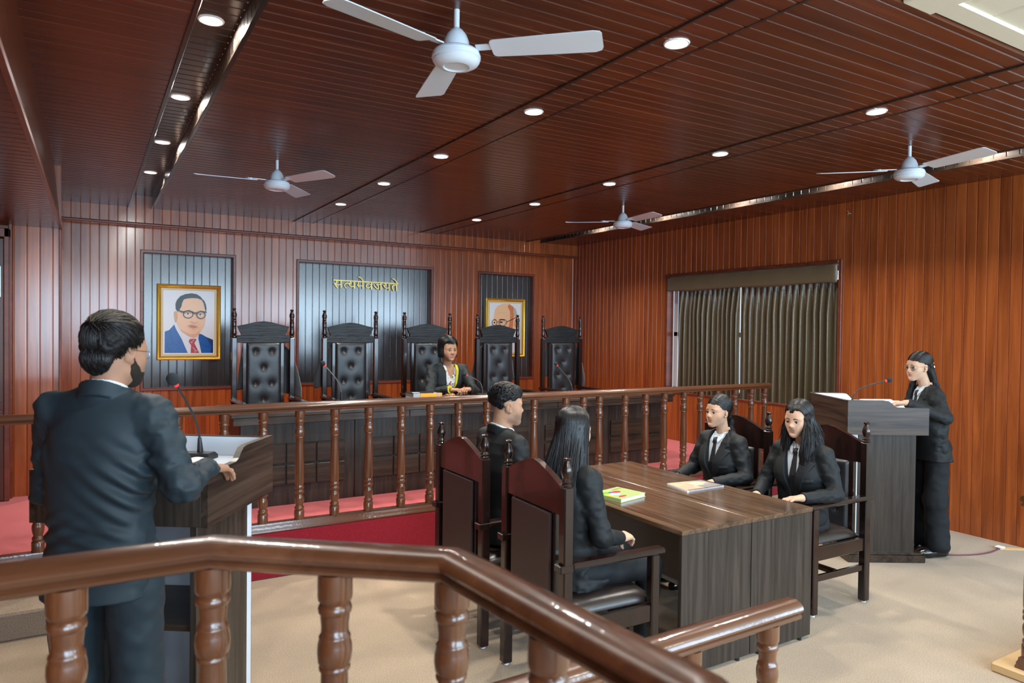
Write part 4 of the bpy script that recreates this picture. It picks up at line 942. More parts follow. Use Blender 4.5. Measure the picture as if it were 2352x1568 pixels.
class Sdf:
    def __init__(s, lo, hi, vox):
        s.lo = np.array(lo, float); s.vox = vox; s.n = np.ceil((np.array(hi, float) - s.lo) / vox).astype(int) + 1
        s.ax = [s.lo[i] + vox * np.arange(s.n[i]) for i in range(3)]; s.a = np.full(s.n, 1.0, np.float32)
    def copy(s):
        o = object.__new__(Sdf); o.lo = s.lo; o.vox = s.vox; o.n = s.n; o.ax = s.ax; o.a = s.a.copy(); return o
    def blk(s, lo, hi):
        sl = []
        for i in range(3):
            a = int(max(0, math.floor((lo[i] - s.lo[i]) / s.vox))); b = int(min(s.n[i], math.ceil((hi[i] - s.lo[i]) / s.vox) + 1)); sl.append(slice(a, max(a, b)))
        return tuple(sl), s.ax[0][sl[0]][:, None, None], s.ax[1][sl[1]][None, :, None], s.ax[2][sl[2]][None, None, :]
    def all(s): return s.ax[0][:, None, None], s.ax[1][None, :, None], s.ax[2][None, None, :]
    def op(s, fn, lo, hi, k=.01, mode='+'):
        m = k + 3 * s.vox + .01
        sl, X, Y, Z = s.blk([v - m for v in lo], [v + m for v in hi]); A = s.a[sl]
        if A.size == 0: return s
        d = fn(X, Y, Z)
        if mode == '+':
            h = np.maximum(k - np.abs(A - d), 0) / k if k > 0 else 0
            r = np.minimum(A, d) - (h * h * k * .25 if k > 0 else 0)
        else:
            d = -d; h = np.maximum(k - np.abs(A - d), 0) / k if k > 0 else 0
            r = np.maximum(A, d) + (h * h * k * .25 if k > 0 else 0)
        s.a[sl] = r; return s
    def ell(s, c, r, k=.01, mode='+', rot=None):
        c = np.array(c, float); r = np.array(r, float); Rm = None if rot is None else np.array(rot.to_3x3())
        def fn(X, Y, Z):
            x, y, z = X - c[0], Y - c[1], Z - c[2]
            if Rm is not None: x, y, z = (Rm[0, 0] * x + Rm[1, 0] * y + Rm[2, 0] * z, Rm[0, 1] * x + Rm[1, 1] * y + Rm[2, 1] * z, Rm[0, 2] * x + Rm[1, 2] * y + Rm[2, 2] * z)
            k0 = np.sqrt((x / r[0]) ** 2 + (y / r[1]) ** 2 + (z / r[2]) ** 2); k1 = np.sqrt((x / r[0] ** 2) ** 2 + (y / r[1] ** 2) ** 2 + (z / r[2] ** 2) ** 2)
            return k0 * (k0 - 1) / np.maximum(k1, 1e-6)
        m = r if rot is None else np.full(3, r.max()); return s.op(fn, c - m, c + m, k, mode)
    def cone(s, a, b, ra, rb, k=.01, mode='+', flat=None):
        a = np.array(a, float); b = np.array(b, float); ba = b - a; L2 = max(ba @ ba, 1e-9)
        def fn(X, Y, Z):
            x, y, z = X - a[0], Y - a[1], Z - a[2]
            t = np.clip((x * ba[0] + y * ba[1] + z * ba[2]) / L2, 0, 1)
            return np.sqrt((x - t * ba[0]) ** 2 + (y - t * ba[1]) ** 2 + (z - t * ba[2]) ** 2) - (ra + (rb - ra) * t)
        m = max(ra, rb); return s.op(fn, np.minimum(a, b) - m, np.maximum(a, b) + m, k, mode)
    def chain(s, pts, rs, k=.01, mode='+'):
        for i in range(len(pts) - 1): s.cone(pts[i], pts[i + 1], rs[i], rs[i + 1], k, mode)
        return s
    def loft(s, rows, k=.02, p=2.3, mode='+', grow=0.0):
        """rows (z, cx, cy, rx, ry): body of stacked super-ellipses"""
        rows = sorted(rows); zz = [r[0] for r in rows]
        def fn(X, Y, Z):
            cx, cy, rx, ry = [np.interp(Z, zz, [r[i] for r in rows]) for i in (1, 2, 3, 4)]
            rx = rx + grow; ry = ry + grow
            rho = (np.abs((X - cx) / rx) ** p + np.abs((Y - cy) / ry) ** p) ** (1 / p)
            d = (rho - 1) * np.minimum(rx, ry) * .95
            return np.maximum(d, np.maximum(zz[0] - Z, Z - zz[-1]))
        mx = max(abs(r[1]) + r[3] for r in rows) + grow; y0 = min(r[2] - r[4] for r in rows) - grow; y1 = max(r[2] + r[4] for r in rows) + grow
        return s.op(fn, (-mx, y0, zz[0]), (mx, y1, zz[-1]), k, mode)
    def disp(s, amp, sx, sy, sz, mask=None, off=0.0):
        X, Y, Z = s.all(); sel = np.abs(s.a) < .03
        idx = np.nonzero(sel); x, y, z = s.ax[0][idx[0]], s.ax[1][idx[1]], s.ax[2][idx[2]]
        n = NZ(x * sx + off, y * sy + 3.1, z * sz + 7.7)
        if mask is not None: n = n * mask(x, y, z)
        s.a[idx] += (amp * n).astype(np.float32); return s
    def sample(s, x, y, z):
        p = (np.stack(np.broadcast_arrays(x, y, z), -1) - s.lo) / s.vox; i = np.clip(np.floor(p).astype(int), 0, s.n - 2); f = p - i; r = 0
        for dx in (0, 1):
            for dy in (0, 1):
                for dz in (0, 1):
                    w_ = (f[..., 0] if dx else 1 - f[..., 0]) * (f[..., 1] if dy else 1 - f[..., 1]) * (f[..., 2] if dz else 1 - f[..., 2])
                    r = r + w_ * s.a[i[..., 0] + dx, i[..., 1] + dy, i[..., 2] + dz]
        return r
    def front_y(s, x, z, y0=.3, y1=-.1):
        """largest y at which the column (x, z) enters the body"""
        ys = np.linspace(y0, y1, 220); d = s.sample(np.full_like(ys, x), ys, np.full_like(ys, z)); h = np.nonzero(d < 0)[0]
        return float(ys[h[0]]) if len(h) else None
    def mesh(s):
        g = vdb.FloatGrid(background=1.0); g.copyFromArray(np.ascontiguousarray(s.a)); P, Q = g.convertToQuads(isovalue=0.0)[:2]
        P = np.asarray(P, float) * s.vox + s.lo; Q = np.asarray(Q, int)
        return P, Q[:, ::-1] if _vdb_flip() else Q
_VF = []
def _vdb_flip():
    if not _VF:
        a = np.fromfunction(lambda i, j, k_: np.sqrt((i - 8) ** 2 + (j - 8) ** 2 + (k_ - 8) ** 2) - 5, (17, 17, 17)).astype(np.float32)
        g = vdb.FloatGrid(background=3.0); g.copyFromArray(a); P, Q = g.convertToQuads(isovalue=0.0)[:2]; q = Q[0]
        n = np.cross(P[q[1]] - P[q[0]], P[q[2]] - P[q[0]]); c = P[q].mean(0) - 8; _VF.append(bool((n * c).sum() < 0))
    return _VF[0]
def largest(P, Q):
    """keep the biggest connected piece"""
    lab = np.arange(len(P))
    for _ in range(400):
        m = lab[Q].min(1); new = lab.copy(); np.minimum.at(new, Q.ravel(), np.repeat(m, 4))
        if (new == lab).all(): break
        lab = new
    l = lab[Q[:, 0]]; u, n_ = np.unique(l, return_counts=True); Q = Q[l == u[n_.argmax()]]; ids = np.unique(Q); mp = np.zeros(len(P), int); mp[ids] = np.arange(len(ids)); return P[ids], mp[Q]
def poly_sd(X, Z, poly):
    """signed distance to a polygon in the x-z plane"""
    P = np.array(poly, float); d = np.full(np.broadcast(X, Z).shape, 1e9); sg = np.ones_like(d); n = len(P)
    for i in range(n):
        j = i - 1; e = P[j] - P[i]; wx = X - P[i][0]; wz = Z - P[i][1]; t = np.clip((wx * e[0] + wz * e[1]) / (e @ e + 1e-12), 0, 1)
        d = np.minimum(d, (wx - e[0] * t) ** 2 + (wz - e[1] * t) ** 2)
        c1 = Z >= P[i][1]; c2 = Z < P[j][1]; c3 = e[0] * wz > e[1] * wx
        al = c1 & c2 & c3; no = ~c1 & ~c2 & ~c3; sg = np.where(al | no, -sg, sg)
    return sg * np.sqrt(d)
def sdf_obj(name, P, Q, mats, parent, mi=None, M4=None):
    if M4 is not None:
        A = np.array(M4); P = P @ A[:3, :3].T + A[:3, 3]
    me = bpy.data.meshes.new(name); me.vertices.add(len(P)); me.vertices.foreach_set('co', np.ascontiguousarray(P, dtype=np.float32).ravel())
    me.loops.add(len(Q) * 4); me.loops.foreach_set('vertex_index', np.ascontiguousarray(Q, dtype=np.int32).ravel())
    me.polygons.add(len(Q)); me.polygons.foreach_set('loop_start', np.arange(0, len(Q) * 4, 4, dtype=np.int32)); me.polygons.foreach_set('loop_total', np.full(len(Q), 4, np.int32))
    me.polygons.foreach_set('use_smooth', np.ones(len(Q), dtype=bool))
    for m in (mats if isinstance(mats, (list, tuple)) else [mats]): me.materials.append(m)
    if mi is not None: me.polygons.foreach_set('material_index', np.asarray(mi, np.int32))
    me.update(calc_edges=True); me.validate()
    o = bpy.data.objects.new(name, me); COL.objects.link(o); o.parent = parent; return o
def join_pq(parts):
    Ps, Qs, Is, n = [], [], [], 0
    for P, Q, I in parts: Ps.append(P); Qs.append(Q + n); Is.append(I); n += len(P)
    return np.concatenate(Ps), np.concatenate(Qs), np.concatenate(Is)
def xf(P, M4): A = np.array(M4); return P @ A[:3, :3].T + A[:3, 3]

# ---- people materials
SKIN = {'man': mat('warm_brown_skin', (.36, .185, .115), .56, spec=.28, sss=.12, var=.06, varscale=60), 'olive': mat('tan_skin', (.44, .245, .155), .56, spec=.28, sss=.12, var=.05, varscale=60),
        'fair': mat('light_brown_skin', (.56, .345, .235), .56, spec=.28, sss=.12, var=.05, varscale=60), 'judge': mat('brown_skin', (.40, .205, .118), .56, spec=.28, sss=.12, var=.05, varscale=60)}
M['lipm'] = mat('lip_skin', (.42, .19, .14), .42, sss=.1); M['stub'] = mat('stubble_skin', (.30, .170, .115), .6, var=.3, varscale=500)
M['fade'] = mat('faded_hair_skin', (.235, .150, .105), .65, var=.4, varscale=600)
M['hair_base'] = mat('black_hair_mass', (.0060, .0055, .0060), .55, spec=.25); M['hair'] = mat('black_hair', (.0060, .0055, .0060), .34, spec=.42); M['hair_lit'] = mat('lamplit_hair', (.085, .064, .043), .45, spec=.35); M['hair_b'] = mat('dark_brown_hair', (.026, .018, .012), .42, spec=.35)  # the lighter brown carries warm lamp light in its colour
M['beard'] = mat('black_beard', (.030, .022, .017), .8, spec=.2, bmp=(600, .8, .004))
M['eyew'] = mat('eye_white', (.72, .69, .66), .2, coat=.5); M['iris'] = mat('dark_iris', (.022, .011, .007), .12, coat=.8)
M['suit'] = mat('black_suit_cloth', (.0105, .0125, .0140), .62, spec=.28, bmp=(900, .15, .002))
M['suit_n'] = mat('dark_navy_suit_cloth', (.0165, .0285, .0375), .55, spec=.30, bmp=(900, .15, .002))
M['trs'] = mat('black_trouser_cloth', (.008, .010, .0125), .68, spec=.25, bmp=(900, .15, .002))
M['shirt'] = mat('pale_shirt_cloth', (.62, .70, .76), .7); M['tie'] = mat('black_tie_cloth', (.009, .010, .014), .5, bmp=(500, .3, .003))
M['shoe'] = mat('black_polished_leather', (.008, .008, .009), .15, coat=.5)
M['lens_g'] = mat('spectacle_lens', (.9, .95, 1.0), .03); _b = M['lens_g'].node_tree.nodes['Principled BSDF']; _b.inputs['Transmission Weight'].default_value = 1; _b.inputs['IOR'].default_value = 1.03
M['wire'] = mat('spectacle_metal', (.55, .48, .42), .25, 1.0); M['clipw'] = mat('white_clip', (.80, .82, .80), .35); M['ear'] = mat('gold_jewellery', (.75, .55, .2), .2, 1.0)
M['lining'] = mat('yellow_lining', (.52, .47, .02), .55); M['robe2'] = mat('black_gown_cloth', (.011, .0155, .0165), .6, spec=.3, bmp=(700, .2, .003))
m_, nt, b = _nt('floral_blouse'); N = nt.nodes.new; L = nt.links.new
tc = N('ShaderNodeTexCoord'); vo = N('ShaderNodeTexVoronoi'); vo.inputs['Scale'].default_value = 30; L(tc.outputs['Object'], vo.inputs['Vector'])
hs = N('ShaderNodeSeparateColor'); L(vo.outputs['Color'], hs.inputs[0]); cr = N('ShaderNodeValToRGB'); cr.color_ramp.interpolation = 'CONSTANT'
cr.color_ramp.elements[0].color = (.45, .03, .03, 1); cr.color_ramp.elements[1].position = .45; cr.color_ramp.elements[1].color = (.05, .16, .06, 1)
for p_, c_ in ((.6, (.60, .20, .12, 1)), (.75, (.55, .42, .06, 1)), (.85, (.12, .02, .05, 1))): e = cr.color_ramp.elements.new(p_); e.color = c_
L(hs.outputs[0], cr.inputs[0]); no = N('ShaderNodeTexNoise'); no.inputs['Scale'].default_value = 120; L(tc.outputs['Object'], no.inputs['Vector'])
ad = N('ShaderNodeMath'); ad.operation = 'MULTIPLY_ADD'; ad.inputs[1].default_value = .25; L(no.outputs['Fac'], ad.inputs[0]); L(vo.outputs['Distance'], ad.inputs[2])
lt = N('ShaderNodeMath'); lt.operation = 'LESS_THAN'; lt.inputs[1].default_value = .50; L(ad.outputs[0], lt.inputs[0])
mx = N('ShaderNodeMix'); mx.data_type = 'RGBA'; L(lt.outputs[0], mx.inputs[0]); mx.inputs[6].default_value = (.62, .65, .66, 1); L(cr.outputs[0], mx.inputs[7]); L(mx.outputs[2], b.inputs['Base Color']); b.inputs['Roughness'].default_value = .7
M['floral'] = m_

# ---- head (local: face towards +y, x = the person's right, origin between the ears)
def head_sdf(female, vox=.0026, neck_to=(0, -.03, -.19), neck_r=.054, wide=1.0, jaw=1.0):
    s = Sdf((-.115, -.135, -.235), (.115, .145, .15), vox); f = female
    s.a[:] = 1
    s.ell((0, -.014, .040), (.074 * wide, .094, .083), .01)
    s.ell((0, .012, .022), (.069 * wide, .078, .082), .02)
    s.ell((0, .030, -.032), ((.0525 if f else .059) * wide, .056, .072 if f else .076), .03)
    jw = .029 * jaw if f else .044 * jaw
    for q in (-1, 1):
        s.cone((q * jw, .008, -.070), (q * (.009 if f else .013), .067 if f else .069, -.096 if f else -.101), .017 if f else .022, .012 if f else .018, .030)
        s.ell((q * .036 * wide, .053, -.030), (.026, .024, .030), .04)
        s.ell((q * .034, .066, .016), (.024, .018, .010), .018)          # brow bone
    s.ell((0, .077, -.099 if f else -.102), (.018, .015, .013), .022)                     # chin
    s.cone((0, .018, -.078), (0, .055, -.090), .024, .014, .03)
    s.ell((0, .044, .036), (.052, .036, .042), .03)
    for q in (-1, 1): s.ell((q * .033, .104, -.006), (.019, .021, .0125), .014, '-')       # sockets
    s.cone((0, .078, .010), (0, .0985, -.026), .0080, .0100, .018)         # nose
    s.ell((0, .1005, -.0315), (.0115, .0125, .0105), .008)
    for q in (-1, 1): s.ell((q * .0115, .091, -.0345), (.0075, .010, .007), .006)
    for q in (-1, 1): s.ell((q * .0065, .098, -.0425), (.0035, .006, .0035), .002, '-')
    s.ell((0, .0745, -.064), (.034, .014, .024), .035)                    # mouth mound
    s.ell((0, .0858, -.0605), (.0215, .0062, .0048), .007); s.ell((0, .0850, -.0708), (.0185, .0066, .0056), .007)
    s.ell((0, .0970, -.0658), (.023, .012, .0010), .0025, '-')
    s.ell((0, .0985, -.083), (.02, .010, .006), .012, '-')
    for q in (-1, 1):                                                     # lids
        s.ell((q * .0315, .0755, -.005), (.0164, .0160, .0152), .004)
        s.ell((q * .0315, .0900, -.0052), (.0162, .0095, .0080), .0018, '-', Matrix.Rotation(q * .06, 3, 'Y'))
    for q in (-1, 1):                                                     # ears
        rot = Matrix.Rotation(q * -.45, 3, 'Z') @ Matrix.Rotation(-.16, 3, 'X')
        s.ell((q * .0715 * wide, -.010, -.008), (.0075, .0180, .0295), .006, '+', rot)
        s.ell((q * .0795 * wide, -.006, -.002), (.0060, .0110, .019), .004, '-', rot)
        s.ell((q * .0740 * wide, -.004, -.014), (.0050, .0060, .008), .004)
        s.ell((q * .0690 * wide, .000, -.034), (.0065, .009, .010), .006)
    s.cone((0, -.020, -.055), neck_to, neck_r, neck_r * 1.02, .028)
    return s
def head_mi(P, Q, lips=True, stubble=None):
    c = P[Q].mean(1); mi = np.zeros(len(Q), int)
    if lips:
        x, z = c[:, 0], c[:, 2]
        up = ((x / .0205) ** 2 + ((z + .0605) / .0056) ** 2 < 1) & (c[:, 1] > .07); lo_ = ((x / .0175) ** 2 + ((z + .0710) / .0066) ** 2 < 1) & (c[:, 1] > .07); mi[up | lo_] = 1
    if stubble is not None: mi[(mi == 0) & (stubble(c) + np.random.RandomState(3).uniform(-.011, .011, len(c)) > 0)] = 2
    return mi
def hand_sdf(side, curl=.35, spread=.10, thumb=.6, vox=.0026, thumb_in=.0):
    """local: wrist at origin, fingers along +y, back of the hand up (+z), thumb on -side"""
    s = Sdf((-.075, -.06, -.085), (.075, .215, .05), vox); q = -side                 # q: direction of the thumb
    s.cone((0, -.022, 0), (0, .005, 0), .025, .025, .012)
    for x in (-.026, -.009, .009, .026): s.cone((x * .75, .01, .0), (x, .082 - abs(x) * .25, .001), .0150, .0130, .014)
    s.ell((q * .020, .035, -.008), (.016, .028, .014), .012)
    spec = [(q * .029, .080, .040, .025, .020, .0088, .5), (q * .010, .086, .044, .028, .022, .0092, 0), (-q * .010, .083, .041, .026, .021, .0088, -.4), (-q * .028, .074, .032, .020, .018, .0078, -1)]
    for i, (x, y, l1, l2, l3, r, sp) in enumerate(spec):
        c = curl * (1 + .12 * i) ; p = Vector((x, y, .001)); a = c * .75; d = Vector((q * sp * spread * -1 * -1, 1, 0)).normalized(); pts = [p.copy()]
        for l, da in ((l1, 0), (l2, c * 1.15), (l3, c * .8)):
            a += da if l != l1 else 0; p = p + l * (d * math.cos(a) + Vector((0, 0, -1)) * math.sin(a)); pts.append(p.copy())
        s.chain([tuple(v) for v in pts], [r * 1.06, r, r * .92, r * .78], .004)
        s.ell(tuple(pts[1]), (r * 1.05,) * 3, .004)
    t0 = Vector((q * .022, .018, -.006)); t1 = t0 + Vector((q * .026 * thumb * 1.5, .036, -.012 - thumb_in)); t2 = t1 + Vector((q * .010 * thumb, .032, -.008)); t3 = t2 + Vector((-q * .002, .024, -.004))
    s.chain([tuple(t0), tuple(t1), tuple(t2), tuple(t3)], [.0145, .0118, .0104, .0082], .008)
    return s
def frame_to(p, fwd, up):
    f = Vector(fwd).normalized(); u = Vector(up); u = (u - f * u.dot(f)).normalized(); r = f.cross(u)
    return Matrix(((r.x, f.x, u.x, p[0]), (r.y, f.y, u.y, p[1]), (r.z, f.z, u.z, p[2]), (0, 0, 0, 1)))
def strands(name, polys, radii, mats, parent, M4=None, n=5, mi=None):
    """many tapered locks as one mesh"""
    V = []; Q = []; I = []
    for q, (pts, r) in enumerate(zip(polys, radii)):
        P = np.array(pts, float); m = len(P); T = np.gradient(P, axis=0); T /= np.linalg.norm(T, axis=1)[:, None] + 1e-9
        ref = np.array((.3, .2, 1.0)) if abs(T[0][2]) < .8 else np.array((1.0, .3, 0)); U = np.cross(T, ref); U /= np.linalg.norm(U, axis=1)[:, None] + 1e-9; W_ = np.cross(T, U)
        t = np.linspace(0, 1, m); rr = r * np.minimum(1, .45 + 3 * t) * np.where(t > .7, 1 - ((t - .7) / .3) ** 1.6 * .88, 1)
        base = sum(len(v) for v in V); ring = []
        for k in range(n):
            a = 2 * PI * k / n; ring.append(P + (U * math.cos(a) + W_ * math.sin(a)) * rr[:, None])
        ring = np.stack(ring, 1).reshape(-1, 3); V.append(ring); i = np.arange(m - 1)[:, None] * n; k = np.arange(n)[None, :]; k2 = (k + 1) % n
        Q.append((np.stack([i + k, i + k2, i + n + k2, i + n + k], -1).reshape(-1, 4)) + base); I.append(np.full((m - 1) * n, 0 if mi is None else mi[q]))
    return sdf_obj(name, np.concatenate(V), np.concatenate(Q), mats, parent, np.concatenate(I), M4)
def spectacles(parent, M4, hs, m_frame, rx=.024, ry=.019, sq=2.6, yoff=.014, rim=.0011, half=False):
    pts_all = MB()
    for q in (-1, 1):
        ring = []
        for k in range(29):
            a = 2 * PI * k / 28; c, s_ = math.cos(a), math.sin(a)
            x = q * .033 + rx * math.copysign(abs(c) ** (2 / sq), c); z = -.007 + ry * math.copysign(abs(s_) ** (2 / sq), s_)
            ring.append((x, .098 - abs(x) * .16, z))
        pts_all.tube(ring, rim, 6, False)
        pts_all.tube([(q * (.033 + rx), .093 - (.033 + rx) * .16 + .004, .0), (q * .070, .072, .002), (q * .082, .0, .004), (q * .082, -.02, -.006)], rim, 6)
    pts_all.tube([(-.010, .0965, .002), (0, .0985, .005), (.010, .0965, .002)], rim, 6)
    V = [M4 @ Vector(v) for v in pts_all.V]; pts_all.V = [tuple(v) for v in V]
    g = pts_all.build('spectacles', m_frame, parent, auto=60)
    lm = MB()
    for q in (-1, 1):
        P_ = []
        for k in range(24):
            a = 2 * PI * k / 24; c, s_ = math.cos(a), math.sin(a); x = q * .033 + rx * math.copysign(abs(c) ** (2 / sq), c); z = -.007 + ry * math.copysign(abs(s_) ** (2 / sq), s_); P_.append((x, .098 - abs(x) * .16, z))
        lm.add([M4 @ Vector(p) for p in P_] + [M4 @ Vector((p[0], p[1] - .0012, p[2])) for p in P_], [tuple(range(24)), tuple(range(24, 48))[::-1]] + [(i, (i + 1) % 24, 24 + (i + 1) % 24, 24 + i) for i in range(24)])
    lm.build('lens', M['lens_g'], g, auto=None)
def brow_eyes(root, M4, hs, brow_m, female, look=(0, 0), tilt=0.0):
    for q in (-1, 1):
        mb = MB(); c = Vector((q * .0315, .0765, -.005)); d = Vector((look[0], 1, look[1])).normalized(); rot = d.to_track_quat('Z', 'Y').to_matrix().to_4x4()
        prof = [(.0130 * math.sin(PI * k / 14), -.0130 * math.cos(PI * k / 14)) for k in range(15)]; prof[0] = (.0004, -.0130); prof[-1] = (.0004, .0130)
        mb.lathe(prof, n=20, M4=M4 @ Matrix.Translation(c) @ rot)
        for i, f in enumerate(mb.F):
            if i < 14 * 20 and i // 20 >= 11: mb.I[i] = 1
        mb.I[-1] = 1; mb.build('eyeball', [M['eyew'], M['iris']], root, auto=60)
        pts = []; rr = []
        for k in range(9):
            t = k / 8; x = q * (.012 + .036 * t); z = .0165 + .0055 * math.sin(PI * min(1, t * 1.15)) - .004 * t + tilt * (.5 - t) * .012
            y = hs.front_y(x, z, .13, 0); pts.append(M4 @ Vector((x, (y or .06) - .0012, z))); rr.append((.0040 if female else .0048) * (1 - .65 * t) * min(1, .5 + 3 * t))
        mb = MB(); mb.tube(pts, rr, 6); mb.build('eyebrow', brow_m, root, auto=60)
        pts = []
        for k in range(9):                                                # upper lash line
            t = k / 8; a = PI * (.06 + .88 * t); x = q * .0315 + .0146 * math.cos(a); z = -.0052 + .0072 * math.sin(a); y = math.sqrt(max(0, .0164 ** 2 - (.0146 * math.cos(a)) ** 2 - (.0072 * math.sin(a)) ** 2)) * .98 + .0755
            pts.append(M4 @ Vector((x, y + .0004, z)))
        mb = MB(); mb.tube(pts, .0012 if female else .0008, 5); mb.build('eyelash', M['iris'], root, auto=60)
# ---- hair
def ell_pt(u, c, r): return np.array(c) + np.array(u) * np.array(r)
def combed(n, seed, part, yf, yb, endf, endb, phi_end, drop, drift, wave=0.0, jit=.05, c=(0, -.016, .044), r=(.083, .104, .091), q_only=None, rad=(.0018, .0034), lift=.0, wfreq=3.0):
    """locks that leave the parting, follow the skull, then fall: drift(q, s, rnd) -> (dx, dy) reached at the tip"""
    R_ = random.Random(seed); polys, rads = [], []
    for i in range(n):
        q = (1 if i % 2 else -1) if q_only is None else q_only; s = R_.random(); y0 = yf + (yb - yf) * s; y1 = endf + (endb - endf) * s ** .8
        k = 1 + R_.uniform(-jit * .3, jit); pe = math.radians(phi_end(s, q) if callable(phi_end) else phi_end); pts = []; p0 = math.asin(max(-1, min(1, part)))
        for t in np.linspace(0, 1, 9):
            ph = p0 + (q * pe - p0) * t; y = y0 + (y1 - y0) * t ** 1.2; cc_ = math.sqrt(max(.02, 1 - y * y))
            u = (math.sin(ph) * cc_, y, math.cos(ph) * cc_); b_ = 1 + lift * math.sin(PI * t); pts.append(ell_pt([a * k * b_ for a in u], c, r))
        L_ = drop(s, q, R_) if callable(drop) else drop
        if L_ > 0:
            dx, dy = drift(q, s, R_); p = pts[-1].copy(); a0 = R_.uniform(0, 6.28); m = max(4, int(L_ / .03))
            for t in np.linspace(0, 1, m + 1)[1:]:
                e = t * t * (3 - 2 * t); w_ = wave * t
                pts.append(p + np.array((dx * e + w_ * math.sin(a0 + t * L_ * wfreq * 10), dy * e + w_ * math.cos(a0 * 1.3 + t * L_ * wfreq * 10), -L_ * t)))
        polys.append(pts); rads.append(R_.uniform(*rad))
    return polys, rads
def arc_locks(n, seed, starts, via, end, drop, drift, r=(.083, .104, .091), c=(0, -.016, .044), rad=(.0014, .0026), jit=.02, wave=0.0, wfreq=2.0):
    """locks sliding over the skull from a start direction past a via direction to an end direction, then falling"""
    R_ = random.Random(seed); polys, rads = [], []
    nrm = lambda v: np.array(v) / (np.linalg.norm(v) + 1e-9)
    for i in range(n):
        s = R_.random(); q = 1 if i % 2 else -1; a, b_, e = nrm(starts(s, q, R_)), nrm(via(s, q, R_)), nrm(end(s, q, R_)); k = 1 + R_.uniform(-jit * .3, jit); pts = []
        for t in np.linspace(0, 1, 10): pts.append(ell_pt(nrm((1 - t) ** 2 * a + 2.2 * t * (1 - t) * b_ + t * t * e) * k, c, r))
        L_ = drop(s, q, R_) if drop else 0
        if L_ > 0:
            dx, dy = drift(q, s, R_); p = pts[-1].copy(); a0 = R_.uniform(0, 6.28); m = max(4, int(L_ / .03))
            for t in np.linspace(0, 1, m + 1)[1:]:
                z_ = t * t * (3 - 2 * t); w_ = wave * t; pts.append(p + np.array((dx * z_ + w_ * math.sin(a0 + t * L_ * wfreq * 10), dy * z_ + w_ * math.cos(a0 * 1.3 + t * L_ * wfreq * 10), -L_ * t)))
        polys.append(pts); rads.append(R_.uniform(*rad))
    return polys, rads
def plus(a, b): return a[0] + b[0], a[1] + b[1]
def cap_sdf(vox=.0034, r=(.0795, .1025, .0880), c=(0, -.014, .0435), face=(0, .118, -.036, .060, .082, .094), zlo=-.45, ear=True):
    s = Sdf((-.16, -.20, zlo), (.16, .15, .165), vox); s.ell(c, r, .01)
    fx_, fy_, fz_, a, b_, d = face; s.ell((fx_, fy_, fz_), (a, b_, d), .012, '-')
    if ear:
        for q in (-1, 1): s.ell((q * .080, .012, -.045), (.03, .045, .055), .01, '-')
    return s
def hair_obj(root, M4, s, locks, mats=None, brown=None):
    mats = mats or [M['hair'], M['hair_b']]
    P, Q = s.mesh(); h = sdf_obj('hair', P, Q, M['hair_base'], root, None, M4)
    if locks: strands('hair_locks', locks[0], locks[1], mats, h, M4, mi=brown)
    return h
def style_swept(root, M4, hs):
    s = cap_sdf(r=(.0765, .099, .085), face=(0, .115, -.035, .070, .080, .085), zlo=-.13)
    s.ell((0, .012, .080), (.058, .070, .046), .03); s.ell((0, -.066, .040), (.072, .050, .066), .03); s.ell((0, -.080, -.030), (.058, .038, .055), .03)
    for q in (-1, 1): s.ell((q * .046, -.030, .045), (.029, .072, .052), .03); s.ell((q * .083, .0, -.022), (.026, .032, .044), .008, '-')
    s.disp(.006, 45, 25, 45); s.disp(.003, 130, 70, 110)
    R_ = random.Random(2); polys, rads = [], []
    for i in range(5600):
        v = np.array([R_.gauss(0, 1) for _ in range(3)]); v /= np.linalg.norm(v)
        if v[1] > .62 and v[2] < .45: continue
        if v[2] < -.72 or (abs(v[0]) > .45 and v[2] < .02 and v[1] > -.32): continue
        p = ell_pt(v * R_.uniform(.98, 1.06), (0, -.020, .047), (.083, .105, .088)); top = max(0, min(1, (v[2] - .25) / .5))
        f = np.array((R_.uniform(-.35, .35) * top + .0, (.9 * top + .10 + (.55 * (1 - top) if abs(v[0]) > .5 else 0)), .20 * top - .8 * (1 - top))); f -= v * (f @ v); f /= np.linalg.norm(f) + 1e-6
        l = R_.uniform(.038, .062) * (1 + .15 * top); lf = .006 * top
        polys.append([p + f * l * t + v * (lf * math.sin(t * 1.9) - (l * t) ** 2 / .19) + np.array((0, 0, -.006 * t * t * (1 - top))) for t in np.linspace(0, 1, 7)]); rads.append(R_.uniform(.0009, .0019))
    for i in range(900):
        v = np.array([R_.gauss(0, 1) for _ in range(3)]); v /= np.linalg.norm(v)
        if v[1] > -.15: continue
        p = ell_pt(v, (0, -.080, -.028), (.062, .041, .056)); f = np.array((R_.uniform(-.25, .25), .1, -1.0)); f -= v * (f @ v); f /= np.linalg.norm(f)
        l = R_.uniform(.03, .045); polys.append([p + f * l * t - v * (l * t) ** 2 / .13 for t in np.linspace(0, 1, 7)]); rads.append(R_.uniform(.0009, .0018))
    brown = [1 if (p[3][2] > .098 and R_.random() < .7) else 0 for p in polys]  # lamp light painted onto the topmost locks
    return hair_obj(root, M4, s, (polys, rads), [M['hair'], M['hair_lit']], brown)
